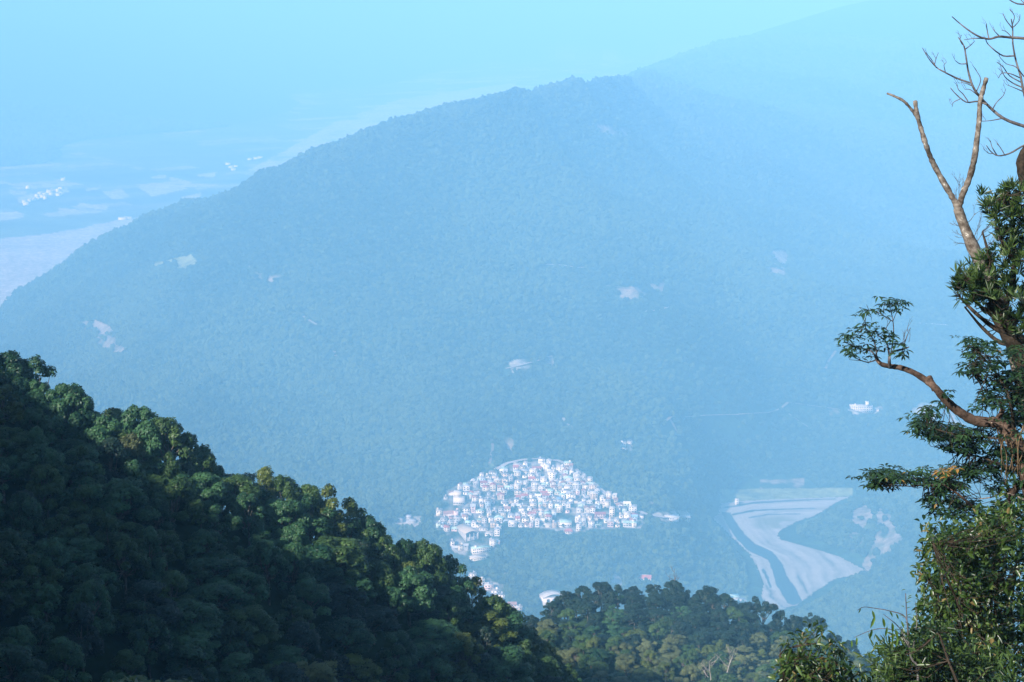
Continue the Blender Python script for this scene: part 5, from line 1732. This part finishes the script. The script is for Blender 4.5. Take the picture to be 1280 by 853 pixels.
for _n in list(_nt.nodes):
    if _n.type == 'OBJECT_INFO':         # each crown's lean between the greens follows the stand it grows in
        _a = _nt.nodes.new('ShaderNodeAttribute')
        _a.attribute_type = 'INSTANCER'
        _a.attribute_name = 'tone'
        _to = _n.outputs['Random'].links[0].to_socket
        _nt.links.new(_a.outputs['Fac'], _to)
for k in range(8):
    o = bpy.data.objects.new('crown', blob_crown(k))
    o.data.materials.append(crown_far)
    proto_col.objects.link(o)

def scatter():
    P_ = []
    r0 = 2060.0
    while r0 < 9000:
        sp = 7.2 if r0 < 4300 else max(8.0, r0 / 520.0)
        nn = int(R(33.4) * r0 / sp)
        a = (np.arange(nn) + RNG.random(nn)) / nn * R(33.4) - R(16.7)
        rr = r0 + RNG.uniform(-0.5, 0.5, nn) * sp
        P_.append(np.c_[rr * np.sin(a), rr * np.cos(a), np.full(nn, sp)])
        r0 += sp * 0.95
    q = np.concatenate(P_)
    x, y = q[:, 0], q[:, 1]
    z = height(x, y)
    col, bare = patch_colours(x, y, z)
    keep = (RNG.random(len(x)) > bare * 1.7 - 0.15) & (z > ZR + 1.5) & ~inside(VILLAGE, x, y)
    dr = seg_dist(RIVER, x, y, True)
    keep &= (dr > 12) & ~inside(RIVER, x, y)
    for pts, wd, c in TRACK_PTS + [(ROAD_PTS, 8, None)]:
        bx0, bx1 = min(p.x for p in pts) - 40, max(p.x for p in pts) + 40
        by0, by1 = min(p.y for p in pts) - 40, max(p.y for p in pts) + 40
        mm = np.nonzero((x > bx0) & (x < bx1) & (y > by0) & (y < by1))[0]
        if len(mm):
            d1 = seg_dist(pts, x[mm], y[mm])
            d2 = np.minimum(seg_dist(pts, x[mm], y[mm] + 9), seg_dist(pts, x[mm], y[mm] + 18))
            ragged = RNG.random(len(mm)) < 0.75
            keep[mm] &= ~(((d1 < wd * 0.5 + 3) | (d2 < wd * 0.5 + 4)) & ragged)
    # clear ground round every building, and a little before it
    for bx, by, br in BUILT:
        mm = np.nonzero((np.abs(x - bx) < br + 30) & (np.abs(y - by) < br + 40))[0]
        if len(mm):
            dx, dy = x[mm] - bx, y[mm] - by
            keep[mm] &= ~((np.abs(dx) < br + 3) & (dy < br) & (dy > -br - 15))
    fr = inside(VILLAGE, x, y + 9) & (RNG.random(len(x)) < 0.8)
    keep &= ~fr
    # hidden behind the ridge: rising terrain only as far as it can be seen
    el = z / np.hypot(x, y)
    ra = np.hypot(x, y)
    az = np.arctan2(x, y)
    ib = ((az + R(17)) / R(0.25)).astype(int)
    order = np.argsort(ra)
    top = np.full(ib.max() + 2, -9.0)
    vis = np.zeros(len(x), bool)
    for i in order:
        if el[i] > top[ib[i]] - 0.006:
            vis[i] = True
            top[ib[i]] = max(top[ib[i]], el[i])
    keep &= vis
    return x[keep], y[keep], z[keep], q[keep, 2]
fx, fy, fz, fs = scatter()
print('forest crowns', len(fx))
big = 0.46 + 0.34 * RNG.random(len(fx)) ** 1.5
me = bpy.data.meshes.new('forest')
me.vertices.add(len(fx))
sc_ = fs * big * 0.98
me.vertices.foreach_set('co', np.c_[fx, fy, fz + sc_ * 0.4].astype(np.float32).ravel())
a = me.attributes.new('size', 'FLOAT_VECTOR', 'POINT')
a.data.foreach_set('vector', np.c_[sc_, sc_, sc_ * RNG.uniform(0.7, 1.15, len(fx))].astype(np.float32).ravel())
a = me.attributes.new('turn', 'FLOAT_VECTOR', 'POINT')
a.data.foreach_set('vector', np.c_[np.zeros(len(fx)), np.zeros(len(fx)), RNG.uniform(0, 6.28, len(fx))].astype(np.float32).ravel())
tone = np.clip(0.5 + 0.75 * fbm(fx, fy * 0.7, 260.0, 4, 91) + 0.28 * RNG.normal(size=len(fx)), 0, 1)
a = me.attributes.new('tone', 'FLOAT', 'POINT')
a.data.foreach_set('value', tone.astype(np.float32))
forest = tag(link('forest', me), None, None, kind='stuff')
forest['label'] = 'far hazy forest mass covering the mountain round the village'
ng = bpy.data.node_groups.new('forest', 'GeometryNodeTree')
ng.interface.new_socket('Geometry', in_out='INPUT', socket_type='NodeSocketGeometry')
ng.interface.new_socket('Geometry', in_out='OUTPUT', socket_type='NodeSocketGeometry')
gi, go = ng.nodes.new('NodeGroupInput'), ng.nodes.new('NodeGroupOutput')
ci = ng.nodes.new('GeometryNodeCollectionInfo')
ci.inputs['Collection'].default_value = proto_col
ci.inputs['Separate Children'].default_value = True
ci.inputs['Reset Children'].default_value = True
ip = ng.nodes.new('GeometryNodeInstanceOnPoints')
ip.inputs['Pick Instance'].default_value = True
n1, n2 = ng.nodes.new('GeometryNodeInputNamedAttribute'), ng.nodes.new('GeometryNodeInputNamedAttribute')
n1.data_type = n2.data_type = 'FLOAT_VECTOR'
n1.inputs['Name'].default_value, n2.inputs['Name'].default_value = 'size', 'turn'
mp_ = ng.nodes.new('GeometryNodeMeshToPoints')
L = ng.links.new
L(gi.outputs[0], mp_.inputs[0])
L(mp_.outputs[0], ip.inputs['Points'])
L(ci.outputs[0], ip.inputs['Instance'])
L(n1.outputs[0], ip.inputs['Scale'])
L(n2.outputs[0], ip.inputs['Rotation'])
L(ip.outputs[0], go.inputs[0])
forest.modifiers.new('forest', 'NODES').node_group = ng
